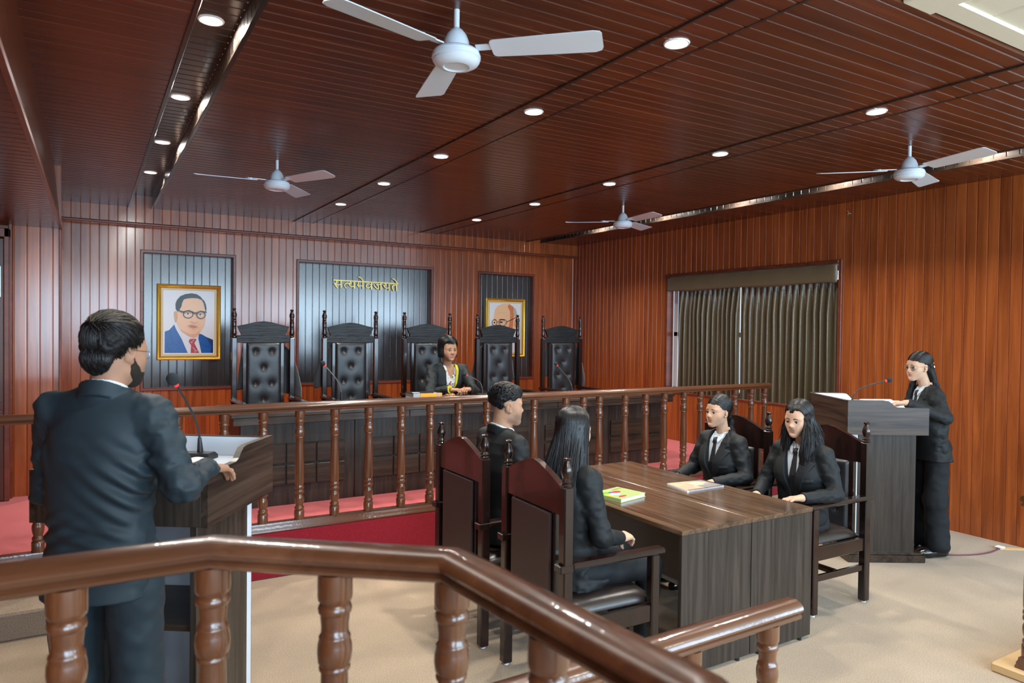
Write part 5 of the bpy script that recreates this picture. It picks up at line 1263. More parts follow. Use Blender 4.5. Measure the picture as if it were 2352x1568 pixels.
def style_fade(root, M4, hs):
    s = cap_sdf(face=(0, .120, -.020, .072, .080, .090), zlo=-.1); s.ell((0, .010, .085), (.066, .085, .050), .03); s.ell((0, -.055, .05), (.070, .055, .06), .03)
    for q in (-1, 1): s.ell((q * .092, -.0, -.02), (.030, .11, .060), .015, '-')
    s.ell((0, -.12, -.06), (.09, .07, .06), .02, '-'); s.disp(.004, 60, 60, 60); s.disp(.0025, 150, 150, 150)
    R_ = random.Random(6); polys, rads = [], []
    for i in range(2400):
        v = np.array([R_.gauss(0, 1) for _ in range(3)]); v /= np.linalg.norm(v)
        if v[2] < .02 or (v[1] > .70 and v[2] < .5): continue
        p = ell_pt(v, (0, -.016, .048), (.080, .104, .092)); f = np.array((R_.uniform(-.4, .4), .8, .5 * R_.random())); f -= v * (f @ v); f /= np.linalg.norm(f) + 1e-6; l = R_.uniform(.018, .036) * (.55 + .6 * v[2])
        polys.append([p + f * l * t + v * (.009 * math.sin(t * 1.7) - (l * t) ** 2 / .18) for t in np.linspace(0, 1, 5)]); rads.append(R_.uniform(.0014, .0026))
    return hair_obj(root, M4, s, (polys, rads), [M['hair'], M['hair_lit']], [1 if (p[2][2] > .120 and R_.random() < .6) else 0 for p in polys])  # lighter top locks, lamp light put into the colour
def style_bob(root, M4, hs):
    s = cap_sdf(r=(.083, .104, .091), face=(.006, .118, -.036, .060, .082, .094), zlo=-.16, ear=False)
    s.ell((0, -.050, -.020), (.078, .062, .085), .03)
    for q in (-1, 1): s.cone((q * .066, -.010, .03), (q * .066, .000, -.062), .025, .022, .02)
    s.ell((0, .13, -.05), (.066, .115, .085), .01, '-'); s.ell((0, .02, -.17), (.07, .09, .07), .02, '-'); s.disp(.003, 50, 50, 14)
    l = combed(1200, 11, -.28, .985, -.35, .56, -.80, lambda s_, q: 98, lambda s_, q, R_: R_.uniform(.078, .118), lambda q, s_, R_: (-q * R_.uniform(.002, .022), R_.uniform(-.005, .012)), .004, lift=.05, r=(.092, .110, .097), jit=.07)
    l = plus(l, arc_locks(700, 12, lambda s_, q, R_: (-.2, -.2 - .3 * s_, .9), lambda s_, q, R_: (q * s_ * .9, -.9, .5), lambda s_, q, R_: (q * (.15 + .8 * s_), -.95 + .7 * s_, -.25), lambda s_, q, R_: R_.uniform(.05, .09), lambda q, s_, R_: (-q * .012 * s_, .012), r=(.092, .112, .097), jit=.06))
    return hair_obj(root, M4, s, l)
def style_long(root, M4, hs):
    s = cap_sdf(r=(.082, .103, .0905), zlo=-.46, ear=False); rows = [(-.44, 0, -.100, .082, .022), (-.34, 0, -.105, .098, .030), (-.2, 0, -.092, .098, .040), (-.08, 0, -.062, .086, .055), (.02, 0, -.03, .080, .07)]
    s.loft(rows, .03, 2.2)
    for q in (-1, 1): s.cone((q * .066, .0, .03), (q * .080, -.02, -.20), .026, .022, .03)
    s.ell((0, .125, -.05), (.062, .105, .10), .012, '-'); s.disp(.004, 60, 60, 7); s.disp(.003, 160, 160, 12)
    dr_ = lambda s_, q, R_: R_.uniform(.30, .44); df_ = lambda q, s_, R_: (q * R_.uniform(-.01, .035), -.045 - .03 * s_ + R_.uniform(-.01, .006))
    l = combed(900, 21, .05, .98, -.35, .40, -.75, 98, dr_, lambda q, s_, R_: (q * R_.uniform(.0, .03), -.03 - .045 * s_ + R_.uniform(-.01, .004)), .004, lift=.02, rad=(.0013, .0026), wfreq=1.4)
    l = plus(l, arc_locks(1300, 22, lambda s_, q, R_: (q * .04, -.1 - .3 * R_.random(), .95), lambda s_, q, R_: (q * s_ * .9, -.85, .55), lambda s_, q, R_: (q * s_ * .97, -.97 + .55 * s_ * s_, -.10), dr_, df_, r=(.085, .106, .093), wave=.004, wfreq=1.4))
    return hair_obj(root, M4, s, l, brown=None)
def style_wavy(root, M4, hs):
    s = cap_sdf(r=(.082, .103, .0905), zlo=-.40, face=(0, .118, -.036, .060, .082, .094), ear=False)
    s.loft([(-.32, 0, -.085, .08, .03), (-.2, 0, -.085, .092, .045), (-.06, 0, -.06, .086, .056), (.03, 0, -.03, .080, .07)], .03)
    s.chain([(-.070, .015, .02), (-.078, .020, -.08), (-.085, .055, -.20), (-.070, .085, -.31)], [.024, .030, .046, .036], .02)
    s.chain([(.068, .010, .02), (.078, .010, -.08), (.088, .020, -.18), (.085, .05, -.23)], [.022, .024, .030, .016], .02)
    s.ell((0, .13, -.05), (.058, .105, .105), .010, '-'); s.disp(.008, 38, 38, 24); s.disp(.004, 90, 90, 30)
    l = combed(1300, 31, .0, .988, -.4, .58, -.8, 97, lambda s_, q, R_: R_.uniform(.20, .33) if q < 0 else R_.uniform(.14, .27), lambda q, s_, R_: ((-.014 if q < 0 else .018) + R_.uniform(-.04, .025), (.085 if q < 0 else .03) * (1 - s_) ** 1.1 - .04 * s_ + R_.uniform(-.02, .02)), .013, lift=.02, wfreq=1.5, rad=(.0014, .0030))
    l = plus(l, arc_locks(900, 32, lambda s_, q, R_: (q * .04, -.2 - .3 * R_.random(), .95), lambda s_, q, R_: (q * s_ * .9, -.85, .55), lambda s_, q, R_: (q * s_ * .97, -.97 + .6 * s_ * s_, -.10), lambda s_, q, R_: R_.uniform(.16, .32), lambda q, s_, R_: (q * R_.uniform(-.01, .04), -.04 + R_.uniform(-.02, .01)), wave=.011, wfreq=1.5))
    return hair_obj(root, M4, s, l)
def style_pulled(root, M4, hs):
    s = cap_sdf(r=(.0785, .1020, .0880), face=(0, .118, -.036, .060, .082, .094), zlo=-.30); s.ell((0, -.085, -.035), (.045, .030, .045), .03)
    s.chain([(0, -.100, -.04), (0, -.125, -.09), (-.02, -.115, -.17), (-.045, -.10, -.25)], [.022, .026, .024, .010], .02); s.disp(.0022, 70, 25, 70)
    l = arc_locks(2200, 41, lambda s_, q, R_: (q * .03 + .04, .985 - 1.3 * s_, .19 + .75 * min(1, s_ * 1.6)), lambda s_, q, R_: (q * (1.05 - .30 * s_), .66 - 1.15 * s_, -.10 + .55 * s_), lambda s_, q, R_: (q * R_.uniform(0, .12), -.93, -.42), None, None, r=(.0810, .1035, .0900), jit=.022, rad=(.0011, .0022))
    R_ = random.Random(4)
    for i in range(60):
        a = R_.uniform(0, 6.28); b_ = R_.uniform(0, .022); l[0].append([np.array((math.cos(a) * b_ * k_, -.10 - .03 * math.sin(min(1, t * 1.4) * 2.2) + math.sin(a) * b_ * k_, -.04 - .22 * t)) + np.array((-.05 * t * t, 0, 0)) + np.array((R_.uniform(-.012, .012) * t,) * 3) for t, k_ in [(t, .4 + 1.2 * t * (1 - .6 * t)) for t in np.linspace(0, 1, 8)]]); l[1].append(R_.uniform(.002, .004))
    return hair_obj(root, M4, s, l)
def style_halfup(root, M4, hs):
    s = cap_sdf(r=(.0795, .1025, .0885), face=(0, .118, -.036, .060, .082, .094), zlo=-.62); s.ell((0, -.085, .0), (.055, .035, .06), .03)
    s.loft([(-.60, 0, -.190, .045, .014), (-.45, 0, -.175, .085, .022), (-.30, 0, -.150, .095, .028), (-.15, 0, -.110, .085, .038), (-.02, 0, -.07, .070, .05)], .03)
    s.chain([(.065, -.03, -.05), (.080, .0, -.16), (.085, .05, -.30), (.08, .06, -.38)], [.018, .022, .022, .008], .02); s.disp(.003, 70, 30, 20)
    l = arc_locks(1900, 51, lambda s_, q, R_: (q * .03 + .08, .985 - 1.3 * s_, .19 + .75 * min(1, s_ * 1.6)), lambda s_, q, R_: (q * (1.05 - .30 * s_), .64 - 1.15 * s_, -.08 + .50 * s_), lambda s_, q, R_: (q * R_.uniform(0, .16), -.95, -.16), None, None, r=(.0815, .1045, .0905), jit=.022, rad=(.0011, .0022))
    l = plus(l, arc_locks(900, 52, lambda s_, q, R_: (q * s_ * .6, -.85, .25), lambda s_, q, R_: (q * s_ * .85, -.8, -.0), lambda s_, q, R_: (q * s_ * .9, -.9 + .45 * s_, -.35), lambda s_, q, R_: R_.uniform(.34, .54), lambda q, s_, R_: (q * R_.uniform(-.03, .02), -.075 - .03 * R_.random()), r=(.082, .105, .091), wave=.004, wfreq=1.4))
    h = hair_obj(root, M4, s, l)
    mb = MB()
    for k_ in range(4):
        a = .5 + k_ * PI / 2; mb.prism([(0, 0), (.012, .010), (.030, .009), (.036, 0), (.030, -.009), (.012, -.010)], lambda u, v: M4 @ Vector((.028 * 0 + math.cos(a) * u - math.sin(a) * v, -.122 - .006 - u * .15, .005 + math.sin(a) * u + math.cos(a) * v)), lambda u, v: M4 @ Vector((math.cos(a) * u - math.sin(a) * v, -.116 - u * .15, .005 + math.sin(a) * u + math.cos(a) * v)))
    mb.build('hair_clip', M['clipw'], h, auto=40); return h

# ---- whole person
ROWS_M = [(.070, .066, .060), (.045, .100, .074), (.012, .150, .096), (-.05, .184, .113), (-.15, .190, .124), (-.25, .180, .122), (-.36, .168, .115), (-.48, .178, .122), (-.61, .194, .130)]
ROWS_F = [(.062, .056, .052), (.040, .085, .066), (.010, .125, .086), (-.05, .156, .104), (-.14, .166, .128), (-.24, .156, .118), (-.33, .146, .106), (-.45, .166, .120), (-.58, .186, .132)]
def person(c):
    f = c['female']; zs = c['zs']; sw = c.get('sw', .155 if f else .188); ysh = c.get('ysh', 0.0); lean = c.get('lean', .08); zb = c.get('hem', zs - .6); zo = c.get('z0', 0.0)
    rows0 = ROWS_F if f else ROWS_M; kx = sw / (.155 if f else .188) * c.get('wide', 1.0); kd = c.get('deep', 1.0)
    rows = [(zs + dz, 0, ysh + lean * dz - .012, rx * kx, ry * kd) for dz, rx, ry in rows0 if zs + dz > zb + .03]
    rl = [r for r in rows0][-1]; rows.append((zb, 0, ysh + lean * (zb - zs) - .012, rows[-1][3] * 1.03, rows[-1][4] * 1.04))
    cyf = lambda Z: np.interp(Z, [r[0] for r in sorted(rows)], [r[2] for r in sorted(rows)])
    sh = {q: Vector((q * sw * .92, ysh - .008, zs)) for q in (-1, 1)}
    el = {1: Vector(c['elR']), -1: Vector(c['elL'])}; wr = {1: Vector(c['wrR']), -1: Vector(c['wrL'])}
    ks = .88 if f else 1.0; ks *= c.get('slv', 1.0)
    hp = Vector(c['head']); hsc = c.get('hs', .925 if f else .98)
    HM = Matrix.Translation(hp) @ Matrix.Rotation(math.radians(c.get('hyaw', 0)), 4, 'Z') @ Matrix.Rotation(math.radians(c.get('hpitch', 0)), 4, 'X') @ Matrix.Rotation(math.radians(c.get('hroll', 0)), 4, 'Y') @ Matrix.Scale(hsc, 4)
    nb_ = Vector((0, ysh - .020, zs + .015)); nl = HM.inverted() @ nb_
    hs = head_sdf(f, c.get('vox', .0026), tuple(nl * 1.0), c.get('neck', .045 if f else .057), c.get('fw', 1.0), c.get('jaw', 1.0))
    P, Q = hs.mesh(); mats = [SKIN[c['skin']], M['lipm'], M['stub'], M['fade']]; mi = head_mi(P, Q, True, c.get('stubble'))
    if c.get('fade'):
        cc_ = P[Q].mean(1); sc_ = np.minimum.reduce([.014 + .3 * cc_[:, 2] - cc_[:, 1], cc_[:, 2] + .035 + .25 * cc_[:, 1], cc_[:, 2] + .055]); ear_ = (np.abs(cc_[:, 0]) > .066) & (cc_[:, 1] < .02) & (cc_[:, 1] > -.034) & (cc_[:, 2] < .028)
        mi[(mi == 0) & ~ear_ & (sc_ + np.random.RandomState(4).uniform(-.012, .012, len(cc_)) > 0)] = 3
    parts = [(xf(P, HM), Q, mi)]
    # hidden body under the clothes, one surface with the head and the hands
    lo = (-.75, -.75, -.02 + zo); hi = (.75, .95, zs + .1)
    B = Sdf(lo, hi, .014); B.loft(rows, .03, 2.2, grow=-.028); k2 = c.get('bust')
    for q in (-1, 1):
        B.chain([tuple(sh[q] - Vector((q * .01, 0, .01))), tuple(el[q]), tuple(wr[q])], [.048 * ks, .036 * ks, .026 * ks], .03)
        B.chain([tuple(v) for v in c['leg'][q]], [.075 * ks, .052, .040], .03)
    B.cone(nb_, nb_ + Vector((0, .0, .07)), .045, .045, .02)
    if c.get('chest_open'): B.loft([(r[0], r[1], r[2], r[3] - .022, r[4] - .021) for r in rows if r[0] > zs - .25], .02)
    Pb, Qb = B.mesh(); parts.append((Pb, Qb, np.zeros(len(Qb), int)))
    for q in (-1, 1):
        hd_ = c.get('handR' if q == 1 else 'handL')
        if not hd_: hd_ = dict(f=(wr[q] - el[q]), u=(0, 0, 1), curl=.35)
        H = hand_sdf(q, hd_.get('curl', .35), hd_.get('spread', .12), hd_.get('thumb', .7), .0026); Ph, Qh = H.mesh()
        fd = Vector(hd_['f']).normalized(); M4 = frame_to(wr[q] + fd * .006, fd, hd_['u']) @ Matrix.Scale(.90 if f else 1.0, 4); parts.append((xf(Ph, M4), Qh, np.zeros(len(Qh), int)))
    P, Q, mi = join_pq(parts)
    root = sdf_obj('person', P, Q, mats, None, mi); root.location = (c['loc'][0], c['loc'][1], 0); root.rotation_euler = (0, 0, math.radians(c['yaw']))
    tag(root, c['label'], 'person', c.get('group'))
    brow_eyes(root, HM, hs, c.get('browm', M['hair']), f, c.get('look', (0, 0)), c.get('btilt', 0))
    c['hair'](root, HM, hs)
    if c.get('beard'):
        sb = hs.copy(); X, Y, Z = sb.all(); reg = Sdf((-.115, -.135, -.235), (.115, .145, .15), hs.vox)
        reg.chain([(-.066, .004, -.02), (-.058, .02, -.068), (-.02, .070, -.100), (.02, .070, -.100), (.058, .02, -.068), (.066, .004, -.02)], [.007, .019, .033, .033, .019, .007], .02)
        reg.ell((0, .098, -.064), (.026, .03, .013), .006, '-'); reg.ell((0, -.02, -.15), (.06, .07, .05), .01, '-')
        sb.a = np.maximum(sb.a - .0028, reg.a[:sb.n[0], :sb.n[1], :sb.n[2]]); sb.disp(.0016, 260, 260, 160); Pq, Qq = sb.mesh(); sdf_obj('beard', Pq, Qq, M['beard'], root, None, HM)
    if c.get('glasses'): spectacles(root, HM, hs, c['glasses'], **c.get('gl', {}))
    if c.get('earring'):
        mb = MB()
        for q in (-1, 1): mb.lathe([(.0004, -.0035), (.003, -.002), (.0035, 0), (.003, .002), (.0004, .0035)], n=10, M4=HM @ Matrix.Translation((q * .0735, .003, -.036)))
        mb.build('earring', M['ear'], root, auto=60)
    # ---- shirt and collar
    lo = (-.30, ysh + lean * -.6 - .30, zs - .46); hi = (.30, ysh + .32, zs + .17); S2 = Sdf(lo, hi, .0037)
    srow = [(r[0], r[1], r[2], r[3], r[4]) for r in rows if r[0] > zs - .42]
    S2.loft(srow, .02, 2.3, grow=-.008 if c.get('chest_open') else -.014)
    neck_r = c.get('neck', .045 if f else .057) * hsc; ax0 = nb_; ax1 = HM @ Vector((0, -.022, -.065)); axd = (ax1 - ax0)
    def nd(X, Y, Z):
        t = np.clip((Z - ax0.z) / max(axd.z, .01), -.5, 1.3); return np.sqrt((X - ax0.x - t * axd.x) ** 2 + (Y - ax0.y - t * axd.y) ** 2) - neck_r
    X, Y, Z = S2.all()
    if c.get('collar', True):
        ct = zs + c.get('colz', .088)
        col = np.maximum(nd(X, Y, Z) - .0105, np.maximum(Z - (ct - .42 * (Y - ax0.y)), zs - .03 - Z)); S2.a = np.minimum(S2.a, col.astype(np.float32))
        base_shirt = S2.a.copy(); yfc = cyf(Z)
        for q in (-1, 1):
            d2 = poly_sd(q * X, Z, [(.000, ct - .036), (.015, ct - .018), (.044, ct + .002), (.054, ct - .040), (.026, ct - .080)])
            w2 = np.maximum(S2.a - .011, np.maximum(d2, yfc - .02 - Y)); S2.a = np.minimum(S2.a, w2.astype(np.float32))
    X, Y, Z = S2.all(); S2.a = np.maximum(S2.a, np.minimum(zs - .03 - Z, cyf(Z) + .01 - Y)).astype(np.float32)
    pre_shirt = S2.copy()
    zv = zs + c.get('v', -.30)
    if c.get('chest_open'):
        d2 = poly_sd(X, Z, [(0, zs - .095), (.040, zs - .01), (.062, zs + .12), (-.062, zs + .12), (-.040, zs - .01)]); S2.a = np.maximum(S2.a, -np.maximum(d2, cyf(Z) + .02 - Y)).astype(np.float32)
    S2.disp(.0018, 22, 22, 10)
    Pq, Qq = S2.mesh(); sdf_obj('blouse' if c.get('chest_open') else 'shirt', Pq, Qq, c.get('shirtm', M['shirt']), root)
    if c.get('tie', True):
        T = pre_shirt.copy(); kn = zs + c.get('colz', .088) - .040
        d2 = np.minimum(poly_sd(X, Z, [(-.0155, kn + .004), (.0155, kn + .004), (.0105, kn - .036), (-.0105, kn - .036)]), poly_sd(X, Z, [(-.012, kn - .036), (.012, kn - .036), (.031, kn - .30), (-.031, kn - .30)]) + .0)
        kk = np.clip((Z - (kn - .045)) / .03, 0, 1); T.a = np.maximum(base_shirt - (.0085 + .0120 * kk), np.maximum(d2, cyf(Z) - Y)).astype(np.float32); Pq, Qq = T.mesh(); sdf_obj('tie', Pq, Qq, M['tie'], root)
    # ---- jacket
    jm = c.get('jm', M['suit']); vox = c.get('jvox', .0055); gx = max(abs(el[1].x), abs(el[-1].x), .25) + .10
    y0 = min(-.28, el[1].y - .12, el[-1].y - .12, ysh + lean * -.6 - .2); y1 = max(.3, wr[1].y + .09, wr[-1].y + .09); zl = min(zb, wr[1].z - .08, wr[-1].z - .08, el[1].z - .09, el[-1].z - .09) - .02
    J = Sdf((-gx, y0, zl), (gx, y1, zs + .14), vox); J.loft(rows, .03, 2.3)
    for q in (-1, 1):
        J.cone((q * .045, ysh - .018, zs + .048), (q * sw * .90, ysh - .010, zs + .004), .040, .060 * ks, .05)
        J.chain([tuple(sh[q]), tuple(el[q]), tuple(wr[q])], [.066 * ks, .054 * ks, c.get('cuff', .040) * ks], .022)
        if f: J.ell((q * .062 * kx, ysh + lean * -.14 + .058, zs - .140), (.064, .058, .075), .06)
    if c.get('lap'): J.ell((0, ysh - .02 + c['lap'], zb + .03), (sw * 1.02, .13, .06), .05)
    arm = lambda x, y, z: np.clip((np.abs(x) - sw * .80) / .05, 0, 1)
    J.disp(c.get('fold', .007), 17, 17, 26, arm); J.disp(c.get('fold', .007) * .55, 38, 38, 52, arm, 3.3); J.disp(c.get('foldb', .005), 7, 7, 13, lambda x, y, z: 1 - arm(x, y, z), 1.7)
    if c.get('folds'): c['folds'](J)
    for q in (-1, 1):
        dv = (wr[q] - el[q]).normalized(); w0 = wr[q]
        J.op(lambda X, Y, Z: np.maximum(-((X - w0.x) * dv.x + (Y - w0.y) * dv.y + (Z - w0.z) * dv.z), np.sqrt((X - w0.x) ** 2 + (Y - w0.y) ** 2 + (Z - w0.z) ** 2) - .085), w0 - Vector((.085,) * 3), w0 + Vector((.085,) * 3), .004, '-')
    X, Y, Z = J.all(); yfc = cyf(Z); pre = J.a.copy()
    vt = zs + .14; vw = c.get('vw', .066)
    vp = [(0, zv), (vw * .80, zs - .03), (vw, zs + .05), (vw, vt), (-vw, vt), (-vw, zs + .05), (-vw * .80, zs - .03)]
    if c.get('vopen'): vp = [(c['vopen'], zb - .05)] + [(c['vopen'], zv)] + vp[1:] + [(-c['vopen'], zv), (-c['vopen'], zb - .05)]
    if c.get('split'): vp = [(.012, zv - .06), (.05, zb - .05), (-.05, zb - .05), (-.012, zv - .06)] + [(-.004, zv)] + vp[4:][::-1][::-1][::-1] if False else vp
    d2 = poly_sd(X, Z, vp); J.a = np.maximum(J.a, -np.maximum(d2, yfc - Y)).astype(np.float32)
    if c.get('split'):
        d3 = poly_sd(X, Z, [(0, zv + .01), (.055, zb - .03), (-.055, zb - .03)]); J.a = np.maximum(J.a, -np.maximum(d3, yfc - Y)).astype(np.float32)
    if c.get('lapel', True):
        lw = c.get('lw', 1.0); a_ = vw
        lp = [(0, zv - .012), (a_ * .80, zs - .03), (a_, zs + .05), (a_ + .004, zs + .075), (a_ + .040 * lw, zs + .036), (a_ + .050 * lw, zs - .018), (a_ + .030 * lw, zs - .034), (a_ + .066 * lw, zs - .050), (a_ * .8 + .042 * lw, zs - .13), (.020, zv - .012)]
        for q in (-1, 1):
            lpd = np.maximum(pre - .0075, np.maximum(poly_sd(q * X, Z, lp), yfc - Y)); J.a = np.minimum(J.a, lpd.astype(np.float32))
    if c.get('jcollar', True):
        cb_ = zs + c.get('colz', .088) - .014
        col = np.maximum(np.maximum(nd(X, Y, Z) - .019, -(nd(X, Y, Z) - .0115)), np.maximum(Z - (cb_ - .55 * (Y - ax0.y)), np.maximum(zs - .02 - Z, Y - (ax0.y + .038))))
        h = np.maximum(.012 - np.abs(J.a - col), 0) / .012; J.a = (np.minimum(J.a, col) - h * h * .003).astype(np.float32)
        fl = np.maximum(np.maximum(nd(X, Y, Z) - .030, -(nd(X, Y, Z) - .012)), np.maximum(Z - (cb_ - .004 - .55 * (Y - ax0.y)), np.maximum((zs + .030 - .5 * (Y - ax0.y)) - Z, Y - (ax0.y + .045))))
        J.a = np.minimum(J.a, fl).astype(np.float32)
        nk = np.maximum(nd(X, Y, Z) - .0112, zs + .0 - Z); J.a = np.maximum(J.a, -nk).astype(np.float32)
    if c.get('pocket'):
        for q in c['pocket']:
            pf = np.maximum(pre - .005, np.maximum(poly_sd(q * X, Z, [(.065, zs - .165), (.140, zs - .150), (.140, zs - .168), (.065, zs - .183)]), yfc - Y)); J.a = np.minimum(J.a, pf.astype(np.float32))
    if c.get('vent'):
        vd = np.maximum(np.abs(X - .0) - .0022, np.maximum(Z - (zs - .38), Y - (yfc - .02))); J.a = np.maximum(J.a, -vd).astype(np.float32)
    Pq, Qq = J.mesh(); jo = sdf_obj('gown' if c.get('chest_open') else 'jacket', Pq, Qq, jm, root)
    if c.get('chest_open'):          # yellow lining showing along the gown's left edge and at the right cuff
        Lg = np.maximum(pre - .010, np.maximum(poly_sd(X, Z, [(-.035, zs - .21), (-.048, zs - .10), (-.056, zs + .075), (-.088, zs + .055), (-.088, zs - .01), (-.062, zs - .14)]), yfc - Y)); J.a = Lg.astype(np.float32); Pq, Qq = largest(*J.mesh()); sdf_obj('gown_lining', Pq, Qq, M['lining'], jo)
        dv = (wr[1] - el[1]).normalized(); cf = Sdf(wr[1] - Vector((.09,) * 3), wr[1] + Vector((.09,) * 3), .0035); p1_ = wr[1] - dv * .018
        cf.cone(wr[1] - dv * .022, wr[1] + dv * .001, .050, .048, .0); w0 = wr[1] + dv * .003
        X2, Y2, Z2 = cf.all(); pl_ = (X2 - w0.x) * dv.x + (Y2 - w0.y) * dv.y + (Z2 - w0.z) * dv.z; cf.a = np.maximum(cf.a, np.maximum(pl_, -pl_ - .022)).astype(np.float32); Pq, Qq = cf.mesh(); sdf_obj('gown_cuff', Pq, Qq, M['lining'], jo)
    # ---- trousers and shoes
    lg = c['leg']; tr = c.get('tr', [.088, .066, .056]); tr = [t * (ks if i == 0 else 1) for i, t in enumerate(tr)]
    mx_ = [v for q in (-1, 1) for v in lg[q]]; T = Sdf([min(v[i] for v in mx_) - .13 for i in range(3)], [max(v[i] for v in mx_) + .14 for i in range(3)], .0075)
    hipc = (Vector(lg[1][0]) + Vector(lg[-1][0])) / 2; T.ell(tuple(hipc + Vector((0, -.01, .02))), (sw * .98, .118, .11), .04)
    for q in (-1, 1): T.chain([tuple(v) for v in lg[q]], tr, .03)
    T.disp(.006, 10, 10, 18); T.disp(.003, 26, 26, 30)
    zc2 = lg[1][-1][2] - .045; X, Y, Z = T.all(); T.a = np.maximum(T.a, zc2 - Z).astype(np.float32); Pq, Qq = T.mesh(); sdf_obj('trousers', Pq, Qq, M['trs'] if jm is not M['suit_n'] else M['suit_n'], root)
    for q in (-1, 1):
        a = Vector(lg[q][-1]); fd = Vector(c.get('foot', (0, 1, 0))).normalized(); g = zo
        K = Sdf((a.x - .2, a.y - .2, g - .01), (a.x + .2, a.y + .27, g + .16), .005); z_ = g + .036
        K.chain([(a.x - fd.x * .045, a.y - fd.y * .045, z_ + .008), (a.x + fd.x * .09, a.y + fd.y * .09, z_ - .002), (a.x + fd.x * .165, a.y + fd.y * .165, z_ - .010)], [.040, .044, .030], .03)
        K.cone((a.x, a.y, z_ + .02), (a.x, a.y, z_ + .06), .036, .034, .02)
        X, Y, Z = K.all(); K.a = np.maximum(K.a, g + .002 - Z).astype(np.float32); Pq, Qq = K.mesh(); sdf_obj('shoe', Pq, Qq, M['shoe'], root)
    return root, HM
def stand_leg(h, dx=.085): return {q: [(q * dx, -.01, h), (q * (dx + .01), .005, h * .54), (q * (dx + .015), -.015, .10)] for q in (-1, 1)}
def sit_leg(z0=0.0, kn=.43, dx=.095): return {q: [(q * dx, .0, z0 + .565), (q * (dx + .015), kn, z0 + .535), (q * (dx + .005), kn - .03, z0 + .10)] for q in (-1, 1)}
stub = lambda cc_: np.minimum.reduce([-.050 + .7 * np.maximum(0, .030 - cc_[:, 1]) - cc_[:, 2], cc_[:, 1] + .005, cc_[:, 2] + .112, np.hypot(np.abs(cc_[:, 0]) / .03, (cc_[:, 2] + .062) / .020) * .02 - .02 + .4 * np.maximum(0, .06 - cc_[:, 1])])
def fold_at(J, cx, cz, rad, freq, ax, az, amp, side=-1):
    X, Y, Z = J.all(); idx = np.nonzero(np.abs(J.a) < .03); x, y, z = J.ax[0][idx[0]], J.ax[1][idx[1]], J.ax[2][idx[2]]
    m = np.exp(-(((x - cx) / rad[0]) ** 2 + ((z - cz) / rad[1]) ** 2)) * (side * y > -.02)
    J.a[idx] -= (amp * m * (np.sin(freq * (ax * x + az * z) + 1.5 * NZ(x * 6, y * 6, z * 6)) * .5)).astype(np.float32)
def man_folds(J):
    fold_at(J, .13, 1.20, (.10, .12), 95, .9, 1.0, .012); fold_at(J, -.12, 1.06, (.11, .07), 110, -.45, 1.0, .010); fold_at(J, .02, 1.04, (.14, .06), 105, .35, 1.0, .009)
    fold_at(J, .0, 1.33, (.12, .05), 80, .0, 1.0, .006); fold_at(J, -.17, 1.30, (.05, .12), 90, .9, .5, .007)
    X, Y, Z = J.all(); seam = np.maximum(np.abs(X - .004 + 0 * Z) - .0016, np.maximum(Y + .02, Z - 1.46)); sl = np.abs(J.a) < .004
    J.a = np.where(sl & (seam < 0), J.a + .0022, J.a).astype(np.float32)
PEOPLE = {}
PEOPLE['man'] = dict(label='bearded man in a dark suit standing at the left lectern, back turned', loc=(.0525, 2.803), yaw=-34.4, female=False, skin='man', zs=1.440, sw=.188, ysh=.0, lean=.05, hem=.83,
    head=(.022, .020, 1.652), hyaw=-14, hpitch=-4, elR=(.292, -.045, 1.205), wrR=(.258, .200, 1.215), elL=(-.232, .03, 1.17), wrL=(-.16, .28, 1.19), handR=dict(f=(.06, 1, -.18), u=(.05, .1, 1), curl=.30, spread=.22, thumb=1.0), handL=dict(f=(.25, 1, -.1), u=(0, .1, 1), curl=.3),
    leg=stand_leg(.93, .10), hair=style_swept, beard=True, glasses=M['wire'], jm=M['suit_n'], jvox=.0048, tie=True, folds=man_folds, tr=[.098, .080, .078], fold=.010, foldb=.0065, colz=.10)
PEOPLE['right'] = dict(label='woman in a black suit and spectacles standing at the right lectern', loc=(5.739, 3.096), yaw=59, female=True, skin='fair', zs=1.262, sw=.162, ysh=.055, lean=.10, hem=.76, hs=.92,
    head=(0, .105, 1.487), hyaw=12, hpitch=-3, elR=(.245, .05, 1.08), wrR=(.14, .27, 1.165), elL=(-.250, .045, 1.11), wrL=(-.235, .325, 1.222), handL=dict(f=(.22, 1, -.08), u=(.1, .1, 1), curl=.35), handR=dict(f=(-.3, 1, -.08), u=(0, .1, 1), curl=.35),
    leg=stand_leg(.84, .08), hair=style_halfup, glasses=M['wire'], gl=dict(rx=.026, ry=.021, sq=2.4), earring=True, tr=[.092, .083, .088], lap=.0, pocket=(), wide=1.08, colz=.078)
PEOPLE['judge'] = dict(label='woman with a dark bob in a black gown seated behind the bench', loc=(3.30, 7.05), yaw=180, female=True, skin='judge', z0=ZP, zs=1.298, sw=.190, ysh=.20, lean=.30, hem=.80, hs=1.02, vox=.003,
    head=(.030, .262, 1.522), hyaw=3, hpitch=-2, elR=(.290, .385, 1.075), wrR=(.165, .605, 1.125), elL=(-.205, .42, 1.08), wrL=(-.035, .63, 1.125), handR=dict(f=(-.75, .62, .02), u=(.1, .1, 1), curl=.75, spread=.1, thumb=.9), handL=dict(f=(.80, .55, .10), u=(-.1, .3, 1), curl=.85, thumb=.8),
    leg=sit_leg(ZP, .40), hair=style_bob, chest_open=True, collar=False, tie=False, shirtm=M['floral'], jm=M['robe2'], lapel=False, jcollar=False, vw=.074, v=-.30, vopen=.045, cuff=.056, earring=True, deep=1.12, fw=1.12, slv=1.12, neck=.049)
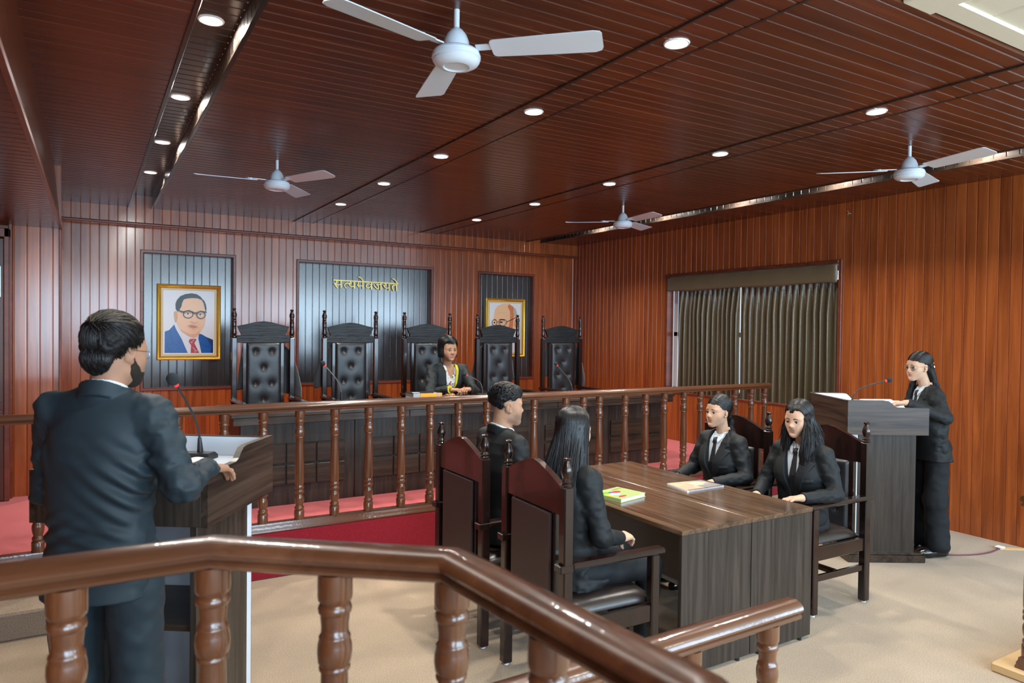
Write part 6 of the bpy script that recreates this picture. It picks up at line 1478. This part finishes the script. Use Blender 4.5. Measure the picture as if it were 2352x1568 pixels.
PEOPLE['man2'] = dict(label='short-haired man in a black suit seated in profile in front of the bench', loc=(2.12, 3.64), yaw=-90, female=False, skin='olive', zs=1.072, sw=.190, ysh=.0, lean=.05, hem=.50, head=(.0, .025, 1.290), hyaw=-12, hpitch=-3, hs=.96,
    elR=(.255, -.01, .80), wrR=(.13, .20, .71), elL=(-.255, .0, .80), wrL=(-.12, .2, .71), leg=sit_leg(0, .42), hair=style_fade, fade=True, stubble=stub, lap=.10, colz=.098)
PEOPLE['longhair'] = dict(label='woman with long straight black hair seated with her back to the viewer', loc=(2.06, 2.85), yaw=-90, female=True, skin='fair', zs=1.028, sw=.162, ysh=.0, lean=.02, hem=.50, head=(0, .01, 1.242), hyaw=22, hpitch=-4,
    elR=(.215, .02, .765), wrR=(.105, .225, .705), elL=(-.215, .0, .77), wrL=(-.06, .21, .70), handR=dict(f=(-.35, 1, -.05), u=(.3, 0, 1), curl=.5), leg=sit_leg(0, .42), hair=style_long, lap=.11, jvox=.005)
PEOPLE['pony'] = dict(label='young woman with tied back hair in suit and tie seated across the table', loc=(3.92, 3.585), yaw=88, female=True, skin='fair', zs=.955, sw=.168, ysh=.0, lean=.05, hem=.49, head=(.0, .035, 1.173), hyaw=0, hpitch=0, hs=.93,
    elR=(.235, .055, .735), wrR=(.16, .27, .70), elL=(-.250, .02, .742), wrL=(-.165, .245, .712), leg=sit_leg(0, .40), hair=style_pulled, lap=.10, split=True, earring=True, pocket=(-1,), jvox=.005, colz=.072, vw=.072, look=(-.1, 0))
PEOPLE['wavy'] = dict(label='young woman with long wavy hair in suit and tie seated beside the right lectern', loc=(3.98, 2.965), yaw=94, female=True, skin='fair', zs=.968, sw=.170, ysh=.0, lean=.05, hem=.49, head=(.0, .04, 1.187), hyaw=4, hpitch=-7, hs=.93,
    elR=(.240, .05, .735), wrR=(.14, .27, .70), elL=(-.255, .02, .742), wrL=(-.175, .25, .735), handL=dict(f=(.35, 1, .0), u=(.1, 0, 1), curl=.25), leg=sit_leg(0, .38), hair=style_wavy, lap=.10, pocket=(-1,), jvox=.005, colz=.070, vw=.072, btilt=-.6, look=(0, -.15))
ONLY = None
for k_, cfg in PEOPLE.items():
    if ONLY and k_ not in ONLY: continue
    r_, HM_ = person(cfg); cfg['root'] = r_
jr = PEOPLE['judge'].get('root')
if jr:                                                     # pendant, bangles
    mb = MB(); mb.tube([(.012 * math.sin(a), .335, 1.212 + .012 * math.cos(a)) for a in [i * PI / 8 for i in range(17)]], .0016, 6, False); mb.tube([(.045, .262, 1.33), (.020, .318, 1.25), (0, .335, 1.225), (-.020, .318, 1.25), (-.045, .262, 1.33)], .0009, 5)
    mb.build('pendant', M['ear'], jr, auto=60)
    mb = MB()
    c0 = Vector(PEOPLE['judge']['wrR']); d0 = Vector((-.5, .85, 0)).normalized(); u0 = d0.cross(Vector((0, 0, 1))).normalized()
    for dd in (.0, .007): mb.tube([c0 + d0 * (.008 + dd) + u0 * .029 * math.cos(a) + Vector((0, 0, .027 * math.sin(a))) for a in [i * PI / 12 for i in range(25)]], .0028, 6, False)
    mb.build('bangle', M['ear'], jr, auto=60)
